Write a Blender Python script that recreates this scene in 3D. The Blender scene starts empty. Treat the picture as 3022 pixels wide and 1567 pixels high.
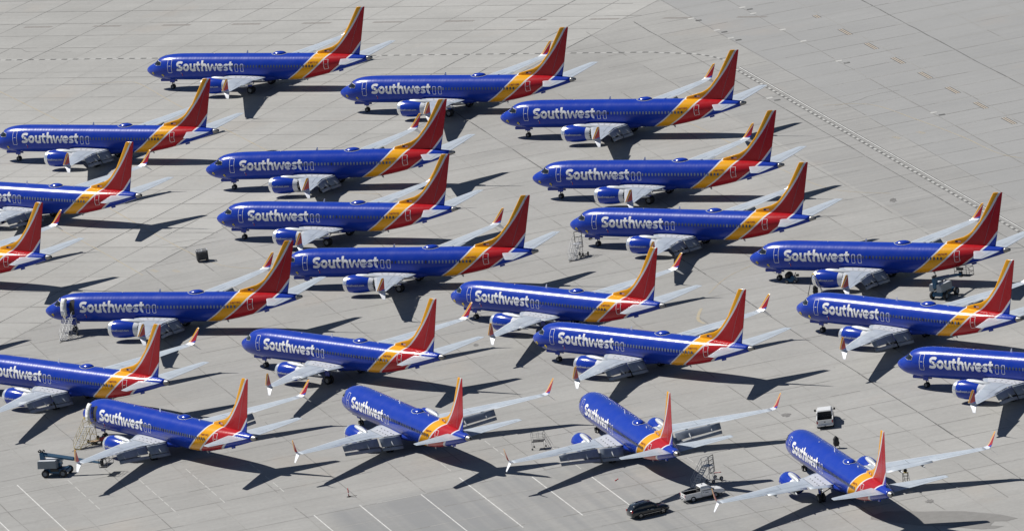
import bpy, bmesh, math, random
import numpy as np
from mathutils import Vector, Matrix
random.seed(7)
R = math.radians
scene = bpy.context.scene
col = scene.collection

# ------------------------------------------------------------------ camera
F_W, PITCH, ROLL, CAM_H, Y0 = 28540.23 / 3022.0, R(13.29685), R(7.62487), 297.7081, 1240.0
cam_d = bpy.data.cameras.new('camera'); cam = bpy.data.objects.new('camera', cam_d); col.objects.link(cam)
cam_d.sensor_fit = 'HORIZONTAL'; cam_d.sensor_width = 36.0; cam_d.lens = 36.0 * F_W
cam_d.clip_start = 10.0; cam_d.clip_end = 30000.0
_p, _r = PITCH, ROLL
_R = Vector((1, 0, 0)); _U = Vector((0, math.sin(_p), math.cos(_p))); _F = Vector((0, math.cos(_p), -math.sin(_p)))
_right = _R * math.cos(_r) - _U * math.sin(_r); _up = _R * math.sin(_r) + _U * math.cos(_r)
m = Matrix.Identity(4)
for i in range(3):
    m[i][0] = _right[i]; m[i][1] = _up[i]; m[i][2] = -_F[i]
m.translation = Vector((0, -Y0, CAM_H))
cam.matrix_world = m
scene.camera = cam

# ------------------------------------------------------------------ light
SUN = Vector((-0.7556, 0.5127, 1.0)).normalized()
sd = bpy.data.lights.new('sun', 'SUN'); sd.energy = 5.0; sd.angle = R(0.53); sd.color = (1.0, 0.965, 0.91)
so = bpy.data.objects.new('sun', sd); col.objects.link(so); so.rotation_euler = SUN.to_track_quat('Z', 'Y').to_euler()
so.location = (0, 0, 200)
world = bpy.data.worlds.new('World'); scene.world = world; world.use_nodes = True
wn = world.node_tree.nodes; wl = world.node_tree.links
bg = wn.get('Background') or wn.new('ShaderNodeBackground')
sky = wn.new('ShaderNodeTexSky'); sky.sky_type = 'NISHITA'; sky.sun_disc = False
sky.sun_elevation = math.asin(SUN.z); sky.sun_rotation = math.atan2(SUN.x, SUN.y) % (2 * math.pi)
sky.altitude = 900; sky.air_density = 0.8; sky.dust_density = 0.2
wl.new(sky.outputs['Color'], bg.inputs['Color']); bg.inputs['Strength'].default_value = 0.05
scene.view_settings.view_transform = 'Standard'; scene.view_settings.look = 'None'
scene.view_settings.gamma = 1.0; scene.view_settings.exposure = 0.10
scene.render.resolution_x = 1024; scene.render.resolution_y = 530

# ------------------------------------------------------------------ materials
class NT:
    def __init__(s, name):
        s.m = bpy.data.materials.new(name); s.m.use_nodes = True
        s.n = s.m.node_tree.nodes; s.l = s.m.node_tree.links
        s.b = s.n.get('Principled BSDF')
    def node(s, t, **k):
        n = s.n.new(t)
        for a, b in k.items(): setattr(n, a, b)
        return n
    def set(s, sock, v):
        if hasattr(v, 'links') or isinstance(v, bpy.types.NodeSocket): s.l.new(v, sock)
        else: sock.default_value = v
    def math(s, op, a, b=None, c=None, clamp=False):
        n = s.node('ShaderNodeMath', operation=op); n.use_clamp = clamp
        s.set(n.inputs[0], a)
        if b is not None: s.set(n.inputs[1], b)
        if c is not None: s.set(n.inputs[2], c)
        return n.outputs[0]
    def mix(s, f, a, b, mode='MIX'):
        n = s.node('ShaderNodeMix', data_type='RGBA', blend_type=mode)
        s.set(n.inputs[0], f)
        s.set(n.inputs[6], a if not isinstance(a, tuple) else (*a[:3], 1)); s.set(n.inputs[7], b if not isinstance(b, tuple) else (*b[:3], 1))
        return n.outputs[2]
    def noise(s, vec, scale, detail=3, rough=.55):
        n = s.node('ShaderNodeTexNoise'); n.inputs['Scale'].default_value = scale
        n.inputs['Detail'].default_value = detail; n.inputs['Roughness'].default_value = rough
        if vec is not None: s.l.new(vec, n.inputs['Vector'])
        return n.outputs['Fac']
    def ramp(s, f, lo, hi, a=0.0, b=1.0):
        n = s.node('ShaderNodeMapRange'); s.set(n.inputs[0], f)
        for i, v in enumerate((lo, hi, a, b)): n.inputs[i + 1].default_value = v
        return n.outputs[0]

def simple(name, color, rough=.5, metal=0.0, var=.12, scale=1.5, coat=0.0, spec=.5):
    t = NT(name)
    tc = t.node('ShaderNodeTexCoord')
    nz = t.noise(tc.outputs['Object'], scale, 4)
    c = t.mix(t.ramp(nz, .3, .7, 0, 1), tuple(v * (1 - var) for v in color), tuple(min(1, v * (1 + var)) for v in color))
    t.l.new(c, t.b.inputs['Base Color'])
    t.b.inputs['Roughness'].default_value = rough; t.b.inputs['Metallic'].default_value = metal
    t.b.inputs['Coat Weight'].default_value = coat; t.b.inputs['Specular IOR Level'].default_value = spec
    t.b.inputs['Coat Roughness'].default_value = .08
    return t.m

BLUE = (0.009, 0.042, 0.375); YEL = (0.80, 0.37, 0.008); RED = (0.42, 0.012, 0.018); SIL = (0.66, 0.67, 0.70)
def livery_mat():
    t = NT('airline_livery_paint')
    tc = t.node('ShaderNodeTexCoord'); sp = t.node('ShaderNodeSeparateXYZ'); t.l.new(tc.outputs['Object'], sp.inputs[0])
    x = t.math('ADD', sp.outputs[0], 20.0); z = sp.outputs[2]
    def curve(pts):
        n = t.node('ShaderNodeFloatCurve'); t.l.new(t.math('DIVIDE', z, 14.0), n.inputs['Value'])
        c = n.mapping.curves[0]
        while len(c.points) > 2: c.points.remove(c.points[-1])
        pts = [(zz / 14.0, xx / 50.0) for zz, xx in pts]
        c.points[0].location = pts[0]; c.points[1].location = pts[-1]
        for p in pts[1:-1]: c.points.new(*p)
        for p in c.points: p.handle_type = 'AUTO'
        n.mapping.update()
        return t.math('MULTIPLY', n.outputs[0], 50.0)
    c1 = curve([(0, 22.6), (1.4, 24.7), (1.75, 25.3), (2.8, 27.1), (3.92, 28.55), (5.3, 29.95), (6.2, 30.2), (14, 30.2)])
    c2 = curve([(0, 24.9), (1.4, 26.9), (1.87, 27.6), (2.8, 29.2), (3.86, 30.7), (5.3, 32.35), (5.9, 33.2), (8.62, 35.95), (12.28, 38.78), (14, 40.1)])
    c3 = curve([(0, 27.8), (1.4, 30.2), (2.78, 32.55), (4.24, 34.85), (5.1, 35.9), (7.12, 37.88), (14, 44.6)])
    gt = lambda a, b: t.math('GREATER_THAN', a, b)
    nz = t.noise(tc.outputs['Object'], .8, 5, .6)
    c = t.mix(gt(x, t.math('SUBTRACT', c1, .12)), BLUE, SIL)
    c = t.mix(gt(x, t.math('ADD', c1, .15)), c, YEL)
    c = t.mix(gt(x, c2), c, SIL)
    c = t.mix(gt(x, t.math('ADD', c2, .32)), c, RED)
    c = t.mix(gt(x, c3), c, SIL)
    c = t.mix(gt(x, t.math('ADD', c3, .34)), c, BLUE)
    # a little grime along the keel and dust on the skin
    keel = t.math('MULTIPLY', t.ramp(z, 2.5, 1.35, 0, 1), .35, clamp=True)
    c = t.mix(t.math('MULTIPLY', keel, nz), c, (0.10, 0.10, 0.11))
    c = t.mix(t.ramp(nz, .4, .8, 0.0, .05), c, (0.25, 0.28, 0.36))
    t.l.new(c, t.b.inputs['Base Color'])
    oi = t.node('ShaderNodeObjectInfo'); t.l.new(t.math('ADD', t.math('MULTIPLY', oi.outputs['Random'], .04), t.ramp(nz, .3, .7, .17, .20)), t.b.inputs['Roughness'])
    t.b.inputs['Specular IOR Level'].default_value = .27
    # skin panel joints: faint circumferential frames and slight oil-canning
    w = t.node('ShaderNodeTexWave', wave_type='BANDS', bands_direction='X'); t.l.new(tc.outputs['Object'], w.inputs['Vector'])
    w.inputs['Scale'].default_value = .62; w.inputs['Distortion'].default_value = 0
    mp = t.node('ShaderNodeMapping'); t.l.new(tc.outputs['Object'], mp.inputs[0]); mp.inputs['Scale'].default_value = (1.1, .5, .9)
    n2 = t.noise(mp.outputs[0], 1.3, 2)
    h = t.math('ADD', t.math('MULTIPLY', w.outputs['Fac'], .12), n2)
    b = t.node('ShaderNodeBump'); b.inputs['Strength'].default_value = .16; b.inputs['Distance'].default_value = .05
    t.l.new(h, b.inputs['Height']); t.l.new(b.outputs[0], t.b.inputs['Normal'])
    return t.m

def winglet_mat():
    t = NT('winglet_paint')
    tc = t.node('ShaderNodeTexCoord'); sp = t.node('ShaderNodeSeparateXYZ'); t.l.new(tc.outputs['Object'], sp.inputs[0])
    x = t.math('ADD', sp.outputs[0], 20.0); z = sp.outputs[2]
    # distance behind the winglet's leading edge, as a share of the local chord
    le = t.math('ADD', t.math('MULTIPLY', t.math('SUBTRACT', z, 4.2), .68), 24.0)
    d = t.math('SUBTRACT', x, le)
    lim = t.math('ADD', t.math('MULTIPLY', t.math('SUBTRACT', z, 4.3), .10), .34)
    c = t.mix(t.math('GREATER_THAN', d, lim), YEL, SIL)
    c = t.mix(t.math('GREATER_THAN', d, t.math('ADD', lim, .07)), c, RED)
    bl = t.math('GREATER_THAN', d, t.math('ADD', t.math('MULTIPLY', t.math('SUBTRACT', z, 4.05), 1.6), .62))
    c = t.mix(bl, c, BLUE)
    c = t.mix(t.math('LESS_THAN', z, 4.06), c, (.62, .66, .72))
    t.l.new(c, t.b.inputs['Base Color']); t.b.inputs['Roughness'].default_value = .32; t.b.inputs['Coat Weight'].default_value = .3
    return t.m

def wing_mat():
    t = NT('wing_grey_paint')
    tc = t.node('ShaderNodeTexCoord')
    nz = t.noise(tc.outputs['Object'], .7, 5, .65)
    mp = t.node('ShaderNodeMapping'); t.l.new(tc.outputs['Object'], mp.inputs[0]); mp.inputs['Scale'].default_value = (.25, 2.2, 1)
    st = t.noise(mp.outputs[0], 1.5, 3)
    c = t.mix(t.ramp(nz, .3, .7), (.40, .45, .51), (.49, .54, .59))
    c = t.mix(t.ramp(st, .5, .8, 0, .35), c, (.30, .33, .37))
    t.l.new(c, t.b.inputs['Base Color']); t.b.inputs['Roughness'].default_value = .42; t.b.inputs['Coat Weight'].default_value = .15
    return t.m

M = {}
M['livery'] = livery_mat(); M['winglet'] = winglet_mat(); M['wing'] = wing_mat()
M['blue'] = simple('royal_blue_paint', BLUE, .18, var=.06, spec=.4)
M['white'] = simple('white_lettering', (.86, .86, .86), .45, var=.03)
M['strake'] = simple('white_strake_paint', (.80, .82, .85), .35, var=.04, coat=.2)
M['lightpanel'] = simple('light_wing_root_panel', (.56, .58, .61), .45, var=.10)
M['flap'] = simple('flap_grey_paint', (.24, .28, .34), .45, var=.15)  # wing grey darkened for lowered flaps; their shade is in the colour
M['fairing'] = simple('flap_fairing_grey', (.52, .54, .56), .4, var=.1)
M['metal'] = simple('polished_lip_metal', (.88, .89, .90), .24, metal=.75, var=.04)
M['slat'] = simple('slat_bare_edge', (.60, .62, .64), .35, metal=.15, var=.06)
M['dullmetal'] = simple('exhaust_metal', (.34, .33, .31), .38, metal=.85, var=.2)
M['dark'] = simple('dark_seam', (.02, .022, .025), .6, var=.2)
M['panelgrey'] = simple('seam_grey', (.14, .16, .18), .6, var=.2)
M['rubber'] = simple('tyre_rubber', (.022, .022, .023), .75, var=.2)
M['hub'] = simple('wheel_hub', (.30, .31, .32), .45, metal=.3, var=.2)
M['strut'] = simple('gear_strut', (.16, .165, .17), .45, metal=.3, var=.2)
M['glass'] = simple('cockpit_glass', (.015, .018, .022), .05, var=.1, spec=.8)
M['win_dark'] = simple('window_open_shade', (.03, .035, .05), .15, var=.3, spec=.6)  # darkest of the pane tones
M['win_mid'] = simple('window_grey_pane', (.07, .09, .15), .2, var=.3)
M['win_navy'] = simple('window_navy_pane', (.09, .12, .22), .12, var=.3, spec=.6)
M['win_light'] = simple('window_closed_shade', (.15, .18, .26), .4, var=.15)  # paler pane tone, picked per airliner
M['reg'] = simple('maroon_lettering', (.22, .02, .02), .5, var=.05)
M['yellowtag'] = simple('yellow_cover', (.72, .56, .06), .6)
M['redtag'] = simple('red_streamer', (.50, .06, .05), .7)
M['doorin'] = simple('door_inner_lining', (.72, .72, .70), .5, var=.15)
M['cabin'] = simple('dark_cabin', (.035, .035, .038), .9)
M['flagblue'] = simple('flag_blue', (.02, .03, .12), .5); M['flagred'] = simple('flag_red', (.5, .05, .06), .5)
M['steel'] = simple('galvanised_steel', (.52, .53, .54), .45, metal=.25)
M['blackpaint'] = simple('black_steel', (.02, .02, .022), .5)
M['yellowpaint'] = simple('worn_yellow_paint', (.46, .36, .12), .6, var=.3)
M['teal'] = simple('lift_blue_paint', (.016, .09, .18), .42, var=.12)
M['liftgrey'] = simple('lift_grey_cowl', (.20, .23, .26), .5, var=.1)
M['truckwhite'] = simple('truck_white_paint', (.82, .82, .81), .28, var=.03, coat=.4)
M['suvblack'] = simple('black_car_paint', (.008, .011, .016), .16, var=.1, coat=.8)
M['bed'] = simple('bed_liner', (.03, .03, .032), .8)
M['chrome'] = simple('chrome', (.6, .6, .6), .2, metal=.9)
M['taillamp'] = simple('red_lamp_lens', (.45, .02, .02), .2)
M['redpaint'] = simple('red_paint', (.42, .03, .03), .5)
M['wood'] = simple('timber', (.42, .30, .18), .8)

# ------------------------------------------------------------------ mesh helpers
class MB:
    def __init__(s): s.v = []; s.f = []; s.mi = []; s.sm = []; s.mats = []
    def mat(s, k):
        if k not in s.mats: s.mats.append(k)
        return s.mats.index(k)
    def add(s, vs, fs, k, smooth=False):
        o = len(s.v); s.v += [tuple(v) for v in vs]; i = s.mat(k)
        for f in fs: s.f.append(tuple(o + a for a in f)); s.mi.append(i); s.sm.append(smooth)
        return s
    def box(s, c, d, k, rz=0.0, taper=1.0, ry=0.0):
        x, y, z = (a / 2 for a in d); vs = []
        for dz in (-1, 1):
            q = taper if dz > 0 else 1
            for dx, dy in ((-1, -1), (1, -1), (1, 1), (-1, 1)):
                px, py, pz = dx * x * q, dy * y * q, dz * z
                if ry: px, pz = px * math.cos(ry) + pz * math.sin(ry), -px * math.sin(ry) + pz * math.cos(ry)
                if rz: px, py = px * math.cos(rz) - py * math.sin(rz), px * math.sin(rz) + py * math.cos(rz)
                vs.append((c[0] + px, c[1] + py, c[2] + pz))
        return s.add(vs, [(0, 3, 2, 1), (4, 5, 6, 7), (0, 1, 5, 4), (1, 2, 6, 5), (2, 3, 7, 6), (3, 0, 4, 7)], k)
    def tube(s, a, b, r, k, n=8, r2=None):
        a = Vector(a); b = Vector(b); d = (b - a)
        if d.length < 1e-6: return s
        q = d.to_track_quat('Z', 'Y'); r2 = r if r2 is None else r2; vs = []
        for p, rr in ((a, r), (b, r2)):
            for i in range(n):
                t = 2 * math.pi * i / n; vs.append(p + q @ Vector((rr * math.cos(t), rr * math.sin(t), 0)))
        fs = [(i, (i + 1) % n, n + (i + 1) % n, n + i) for i in range(n)] + [tuple(range(n - 1, -1, -1)), tuple(range(n, 2 * n))]
        return s.add(vs, fs, k, n > 6)
    def path(s, pts, r, k, n=6):
        for a, b in zip(pts, pts[1:]): s.tube(a, b, r, k, n)
        return s
    def lathe(s, prof, c, axis, k, n=24, smooth=True):
        # prof: (along, radius)
        q = Vector(axis).to_track_quat('Z', 'Y'); c = Vector(c); vs = []
        for a, r in prof:
            for i in range(n):
                t = 2 * math.pi * i / n; vs.append(c + q @ Vector((r * math.cos(t), r * math.sin(t), a)))
        fs = []
        for j in range(len(prof) - 1):
            for i in range(n): fs.append((j * n + i, j * n + (i + 1) % n, (j + 1) * n + (i + 1) % n, (j + 1) * n + i))
        return s.add(vs, fs, k, smooth)
    def loft(s, rings, k, smooth=True, caps=True):
        n = len(rings[0]); vs = [p for r in rings for p in r]; fs = []
        for j in range(len(rings) - 1):
            for i in range(n): fs.append((j * n + i, j * n + (i + 1) % n, (j + 1) * n + (i + 1) % n, (j + 1) * n + i))
        if caps: fs += [tuple(range(n - 1, -1, -1)), tuple((len(rings) - 1) * n + i for i in range(n))]
        return s.add(vs, fs, k, smooth)
    def mesh(s, name):
        me = bpy.data.meshes.new(name); me.from_pydata(s.v, [], s.f)
        for k in s.mats: me.materials.append(M[k])
        me.polygons.foreach_set('material_index', s.mi); me.polygons.foreach_set('use_smooth', s.sm)
        me.update()
        bm = bmesh.new(); bm.from_mesh(me); bmesh.ops.recalc_face_normals(bm, faces=bm.faces); bm.to_mesh(me); bm.free()
        return me
    def build(s, name, parent=None, loc=(0, 0, 0), rz=0.0):
        o = bpy.data.objects.new(name, s.mesh(name)); col.objects.link(o); o.parent = parent; o.location = loc; o.rotation_euler = (0, 0, rz)
        return o
def empty(name, loc, rz, label, cat, group=None):
    o = bpy.data.objects.new(name, None); col.objects.link(o); o.location = loc; o.rotation_euler = (0, 0, rz); o.empty_display_size = .5
    o['label'] = label; o['category'] = cat
    if group: o['group'] = group
    return o
def tag(o, label, cat, group=None, kind=None):
    o['label'] = label; o['category'] = cat
    if group: o['group'] = group
    if kind: o['kind'] = kind
    return o
def copy_tree(o, parent=None, skip=()):
    c = o.copy(); col.objects.link(c); c.parent = parent
    for ch in kids.get(o, []):
        if ch.name.split('.')[0] in skip: continue
        copy_tree(ch, c, skip)
    return c
kids = {}

# ------------------------------------------------------------------ airliner geometry (x aft from the nose, y to port, z up)
# vertices are stored as (x - 20, -y, z)
def B(x, y, z): return (x - 20.0, -y, z)
PROF = [  # x, top, bottom, half width
    (0.0, 2.92, 2.86, .02), (.05, 3.07, 2.72, .17), (.15, 3.2, 2.58, .31), (.35, 3.38, 2.38, .50), (.7, 3.60, 2.16, .74), (1.1, 3.80, 1.97, .97),
    (1.6, 4.03, 1.80, 1.19), (2.0, 4.28, 1.71, 1.34), (2.5, 4.66, 1.62, 1.48), (3.0, 4.92, 1.55, 1.60), (3.6, 5.08, 1.50, 1.70), (4.4, 5.22, 1.46, 1.79), (5.4, 5.31, 1.43, 1.85),
    (6.8, 5.36, 1.42, 1.88), (12, 5.37, 1.42, 1.88), (18, 5.37, 1.42, 1.88), (25.5, 5.37, 1.42, 1.88), (27, 5.37, 1.50, 1.87), (28.5, 5.37, 1.68, 1.84), (30, 5.36, 1.95, 1.77),
    (31.5, 5.35, 2.27, 1.66), (33, 5.32, 2.63, 1.50), (34.5, 5.28, 3.02, 1.28), (36, 5.21, 3.42, 1.02), (37.3, 5.12, 3.80, .76), (38.4, 5.02, 4.14, .52), (39.1, 4.95, 4.38, .34), (39.5, 4.87, 4.52, .18)]
PA = np.array(PROF)
def prof(x):
    # cubic (Catmull-Rom) interpolation of the stations
    xs = PA[:, 0]; i = int(np.clip(np.searchsorted(xs, x) - 1, 0, len(xs) - 2))
    x0, x1 = xs[i], xs[i + 1]; t = (x - x0) / (x1 - x0); out = []
    for j in (1, 2, 3):
        y0, y1 = PA[i, j], PA[i + 1, j]
        def slope(a):
            if a == 0: return (PA[1, j] - PA[0, j]) / (xs[1] - xs[0])
            if a == len(xs) - 1: return (PA[-1, j] - PA[-2, j]) / (xs[-1] - xs[-2])
            d0 = (PA[a, j] - PA[a - 1, j]) / (xs[a] - xs[a - 1]); d1 = (PA[a + 1, j] - PA[a, j]) / (xs[a + 1] - xs[a])
            if d0 * d1 <= 0: return 0.0
            return 2 * d0 * d1 / (d0 + d1)
        m0, m1 = slope(i) * (x1 - x0), slope(i + 1) * (x1 - x0)
        out.append((2*t**3-3*t*t+1)*y0 + (t**3-2*t*t+t)*m0 + (-2*t**3+3*t*t)*y1 + (t**3-t*t)*m1)
    return out
def skin(x, th, off=0.0):      # th: angle from the crown, degrees, positive to port
    zt, zb, hw = prof(x); t = R(th); hh = (zt - zb) / 2
    n = Vector((0, math.sin(t) / max(hw, .02), math.cos(t) / max(hh, .02))).normalized()
    return (x, hw * math.sin(t) + n.y * off, (zt + zb) / 2 + hh * math.cos(t) + n.z * off)
def th_of(x, z):
    zt, zb, hw = prof(x); c = (z - (zt + zb) / 2) / ((zt - zb) / 2)
    return math.degrees(math.acos(max(-1, min(1, c))))
def skin_quad(mb, x0, x1, t0, t1, k, off=.01, nx=2, nt=4, round_=.0):
    vs = []; fs = []
    for i in range(nx + 1):
        for j in range(nt + 1):
            x = x0 + (x1 - x0) * i / nx; t = t0 + (t1 - t0) * j / nt
            if round_ and i in (0, nx) and j in (0, nt): x += round_ * (1 if i == 0 else -1); t += math.degrees(round_ / 1.9) * (1 if j == 0 else -1)
            vs.append(B(*skin(x, t, off)))
    for i in range(nx):
        for j in range(nt): a = i * (nt + 1) + j; fs.append((a, a + 1, a + nt + 2, a + nt + 1))
    mb.add(vs, fs, k, True)
def outline_pts(x0, x1, t0, t1, rad, n=5):
    ra = math.degrees(rad / 1.9); pts = []
    for cx, ct, a0 in ((x1 - rad, t0 + ra, -90), (x1 - rad, t1 - ra, 0), (x0 + rad, t1 - ra, 90), (x0 + rad, t0 + ra, 180)):
        for i in range(n): a = R(a0 + 90 * i / (n - 1)); pts.append((cx + rad * math.cos(a), ct + ra * math.sin(a)))
    out = []
    for a, b in zip(pts, pts[1:] + pts[:1]):
        m_ = 4 if math.hypot(b[0] - a[0], (b[1] - a[1]) / 30) > .15 else 1
        out += [(a[0] + (b[0] - a[0]) * i / m_, a[1] + (b[1] - a[1]) * i / m_) for i in range(m_)]
    return out
def skin_outline(mb, x0, x1, t0, t1, w, k, off=.02, rad=.14):
    wa = math.degrees(w / 1.9)
    o = outline_pts(x0, x1, t0, t1, rad); i_ = outline_pts(x0 + w, x1 - w, t0 + wa, t1 - wa, max(rad - w, .02))
    n = len(o); vs = [B(*skin(x, t, off)) for x, t in o] + [B(*skin(x, t, off)) for x, t in i_]
    mb.add(vs, [(j, (j + 1) % n, n + (j + 1) % n, n + j) for j in range(n)], k, True)

def text_mesh(body, offset, size=1.0, xs=1.0, step=.1, bold_y=0.0):
    cu = bpy.data.curves.new('lettering', 'FONT'); cu.body = body; cu.size = size; cu.offset = offset; cu.resolution_u = 5
    cu.space_character = 1.0 + offset * 2.2
    o = bpy.data.objects.new('lettering_tmp', cu); col.objects.link(o); bpy.context.view_layer.update()
    dg = bpy.context.evaluated_depsgraph_get(); me = bpy.data.meshes.new_from_object(o.evaluated_get(dg), depsgraph=dg)
    bpy.data.objects.remove(o); bpy.data.curves.remove(cu)
    bm = bmesh.new(); bm.from_mesh(me); bpy.data.meshes.remove(me)
    ys = [v.co.y for v in bm.verts]; y = min(ys) + step
    while y < max(ys):
        bmesh.ops.bisect_plane(bm, geom=bm.verts[:] + bm.edges[:] + bm.faces[:], plane_co=(0, y, 0), plane_no=(0, 1, 0)); y += step
    X = [v.co.x for v in bm.verts]; x0, x1 = min(X), max(X)
    vs = [((v.co.x - x0) / (x1 - x0), v.co.y) for v in bm.verts]
    bm.verts.index_update(); fs = [tuple(v.index for v in f.verts) for f in bm.faces]; bm.free()
    return vs, fs

def foil(le, te, nrm, t, n=9):
    # closed section from leading edge to trailing edge, thickness t (m) along nrm
    le, te, nrm = Vector(le), Vector(te), Vector(nrm); pts = []
    cs = [0.5 - 0.5 * math.cos(math.pi * i / (n - 1)) for i in range(n)]
    def h(c): return 2.6 * t * (0.2969 * math.sqrt(c) - .126 * c - .3516 * c * c + .2843 * c ** 3 - .1036 * c ** 4) / .52 * .5
    for c in cs: p = le + (te - le) * c + nrm * h(c); pts.append(B(*p))
    for c in cs[-2:0:-1]: p = le + (te - le) * c - nrm * h(c) * .8; pts.append(B(*p))
    return pts
WS = [  # y, x leading edge, x trailing edge (without flaps), z, thickness
    (1.3, 14.3, 21.15, 2.25, .70), (2.2, 14.75, 21.2, 2.30, .62), (3.4, 15.9, 21.2, 2.42, .52), (4.9, 17.05, 21.15, 2.58, .42), (5.6, 17.5, 21.15, 2.66, .38), (8.0, 18.82, 21.98, 2.92, .30), (10.5, 20.2, 22.85, 3.20, .25),
    (10.52, 20.21, 23.25, 3.20, .25), (13.5, 21.9, 24.1, 3.50, .19), (16.2, 23.4, 24.95, 3.78, .14), (16.75, 23.72, 25.1, 3.85, .13)]
WSA = np.array(WS)
def wsec(y): return [float(np.interp(y, WSA[:, 0], WSA[:, i])) for i in (1, 2, 3, 4)]
def wing_top(y, frac, off=.0, sg=1):
    le, te, z, t = wsec(y); c = frac
    h = 2.6 * t * (0.2969 * math.sqrt(c) - .126 * c - .3516 * c * c + .2843 * c ** 3 - .1036 * c ** 4) / .52 * .5
    return B(le + (te - le) * c, sg * y, z + h + off)
def strip(mb, pts_a, pts_b, k):
    n = len(pts_a); mb.add(pts_a + pts_b, [(i, i + 1, n + i + 1, n + i) for i in range(n - 1)], k)

def part(o, parent): kids.setdefault(parent, []).append(o); return o

# ---- fuselage mesh
def fuselage_mb():
    mb = MB(); xs = [0, .02, .05, .1, .18, .3, .45, .65, .9, 1.2, 1.5, 1.8, 2.1, 2.4, 2.7, 3.0, 3.4, 3.9, 4.5, 5.2, 6, 7, 8.5, 10, 12, 14, 16, 18, 20, 22, 24, 25.5, 26.5, 27.5, 28.5, 29.5, 30.5, 31.5, 32.5, 33.5, 34.5, 35.5, 36.3, 37, 37.7, 38.3, 38.75]
    N = 72; rings = []
    for x in xs: rings.append([B(*skin(x, 360 * i / N)) for i in range(N)])
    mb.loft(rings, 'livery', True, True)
    # wing-to-body fairing
    rings = []
    for u in np.linspace(0, 1, 17):
        x = 13.2 + 10.2 * u; a = math.sin(math.pi * min(1, max(0, u))) ** .55
        rings.append([B(x, (1.0 + .95 * a) * math.cos(2 * math.pi * i / 28), 1.95 + (.25 + .62 * a) * math.sin(2 * math.pi * i / 28)) for i in range(28)])
    mb.loft(rings, 'livery', True, True)
    mb.box(B(3.45, 0, 1.38), (2.3, .62, .34), 'livery')          # blister ahead of the nose gear
    return mb

WIN_X = []
x = 6.75
while x < 30.3:
    if not (16.5 < x < 17.2 or 17.55 < x < 18.25): WIN_X.append(round(x, 3))
    x += .508
WIN_X += [16.88, 17.86]
def window_mb(k, x0=12.0):
    mb = MB(); hw_, ht_ = (.085, 3.3) if k == 'win_navy' else (.125, 5.6)
    pts = outline_pts(x0 - hw_, x0 + hw_, 77 - ht_, 77 + ht_, .08, 4)
    vs = [B(*skin(x, t, .062)) for x, t in pts]; vs = [(v[0] - (x0 - 20), v[1], v[2]) for v in vs]
    mb.add(vs, [tuple(range(len(vs)))], k, False)
    return mb

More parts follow.
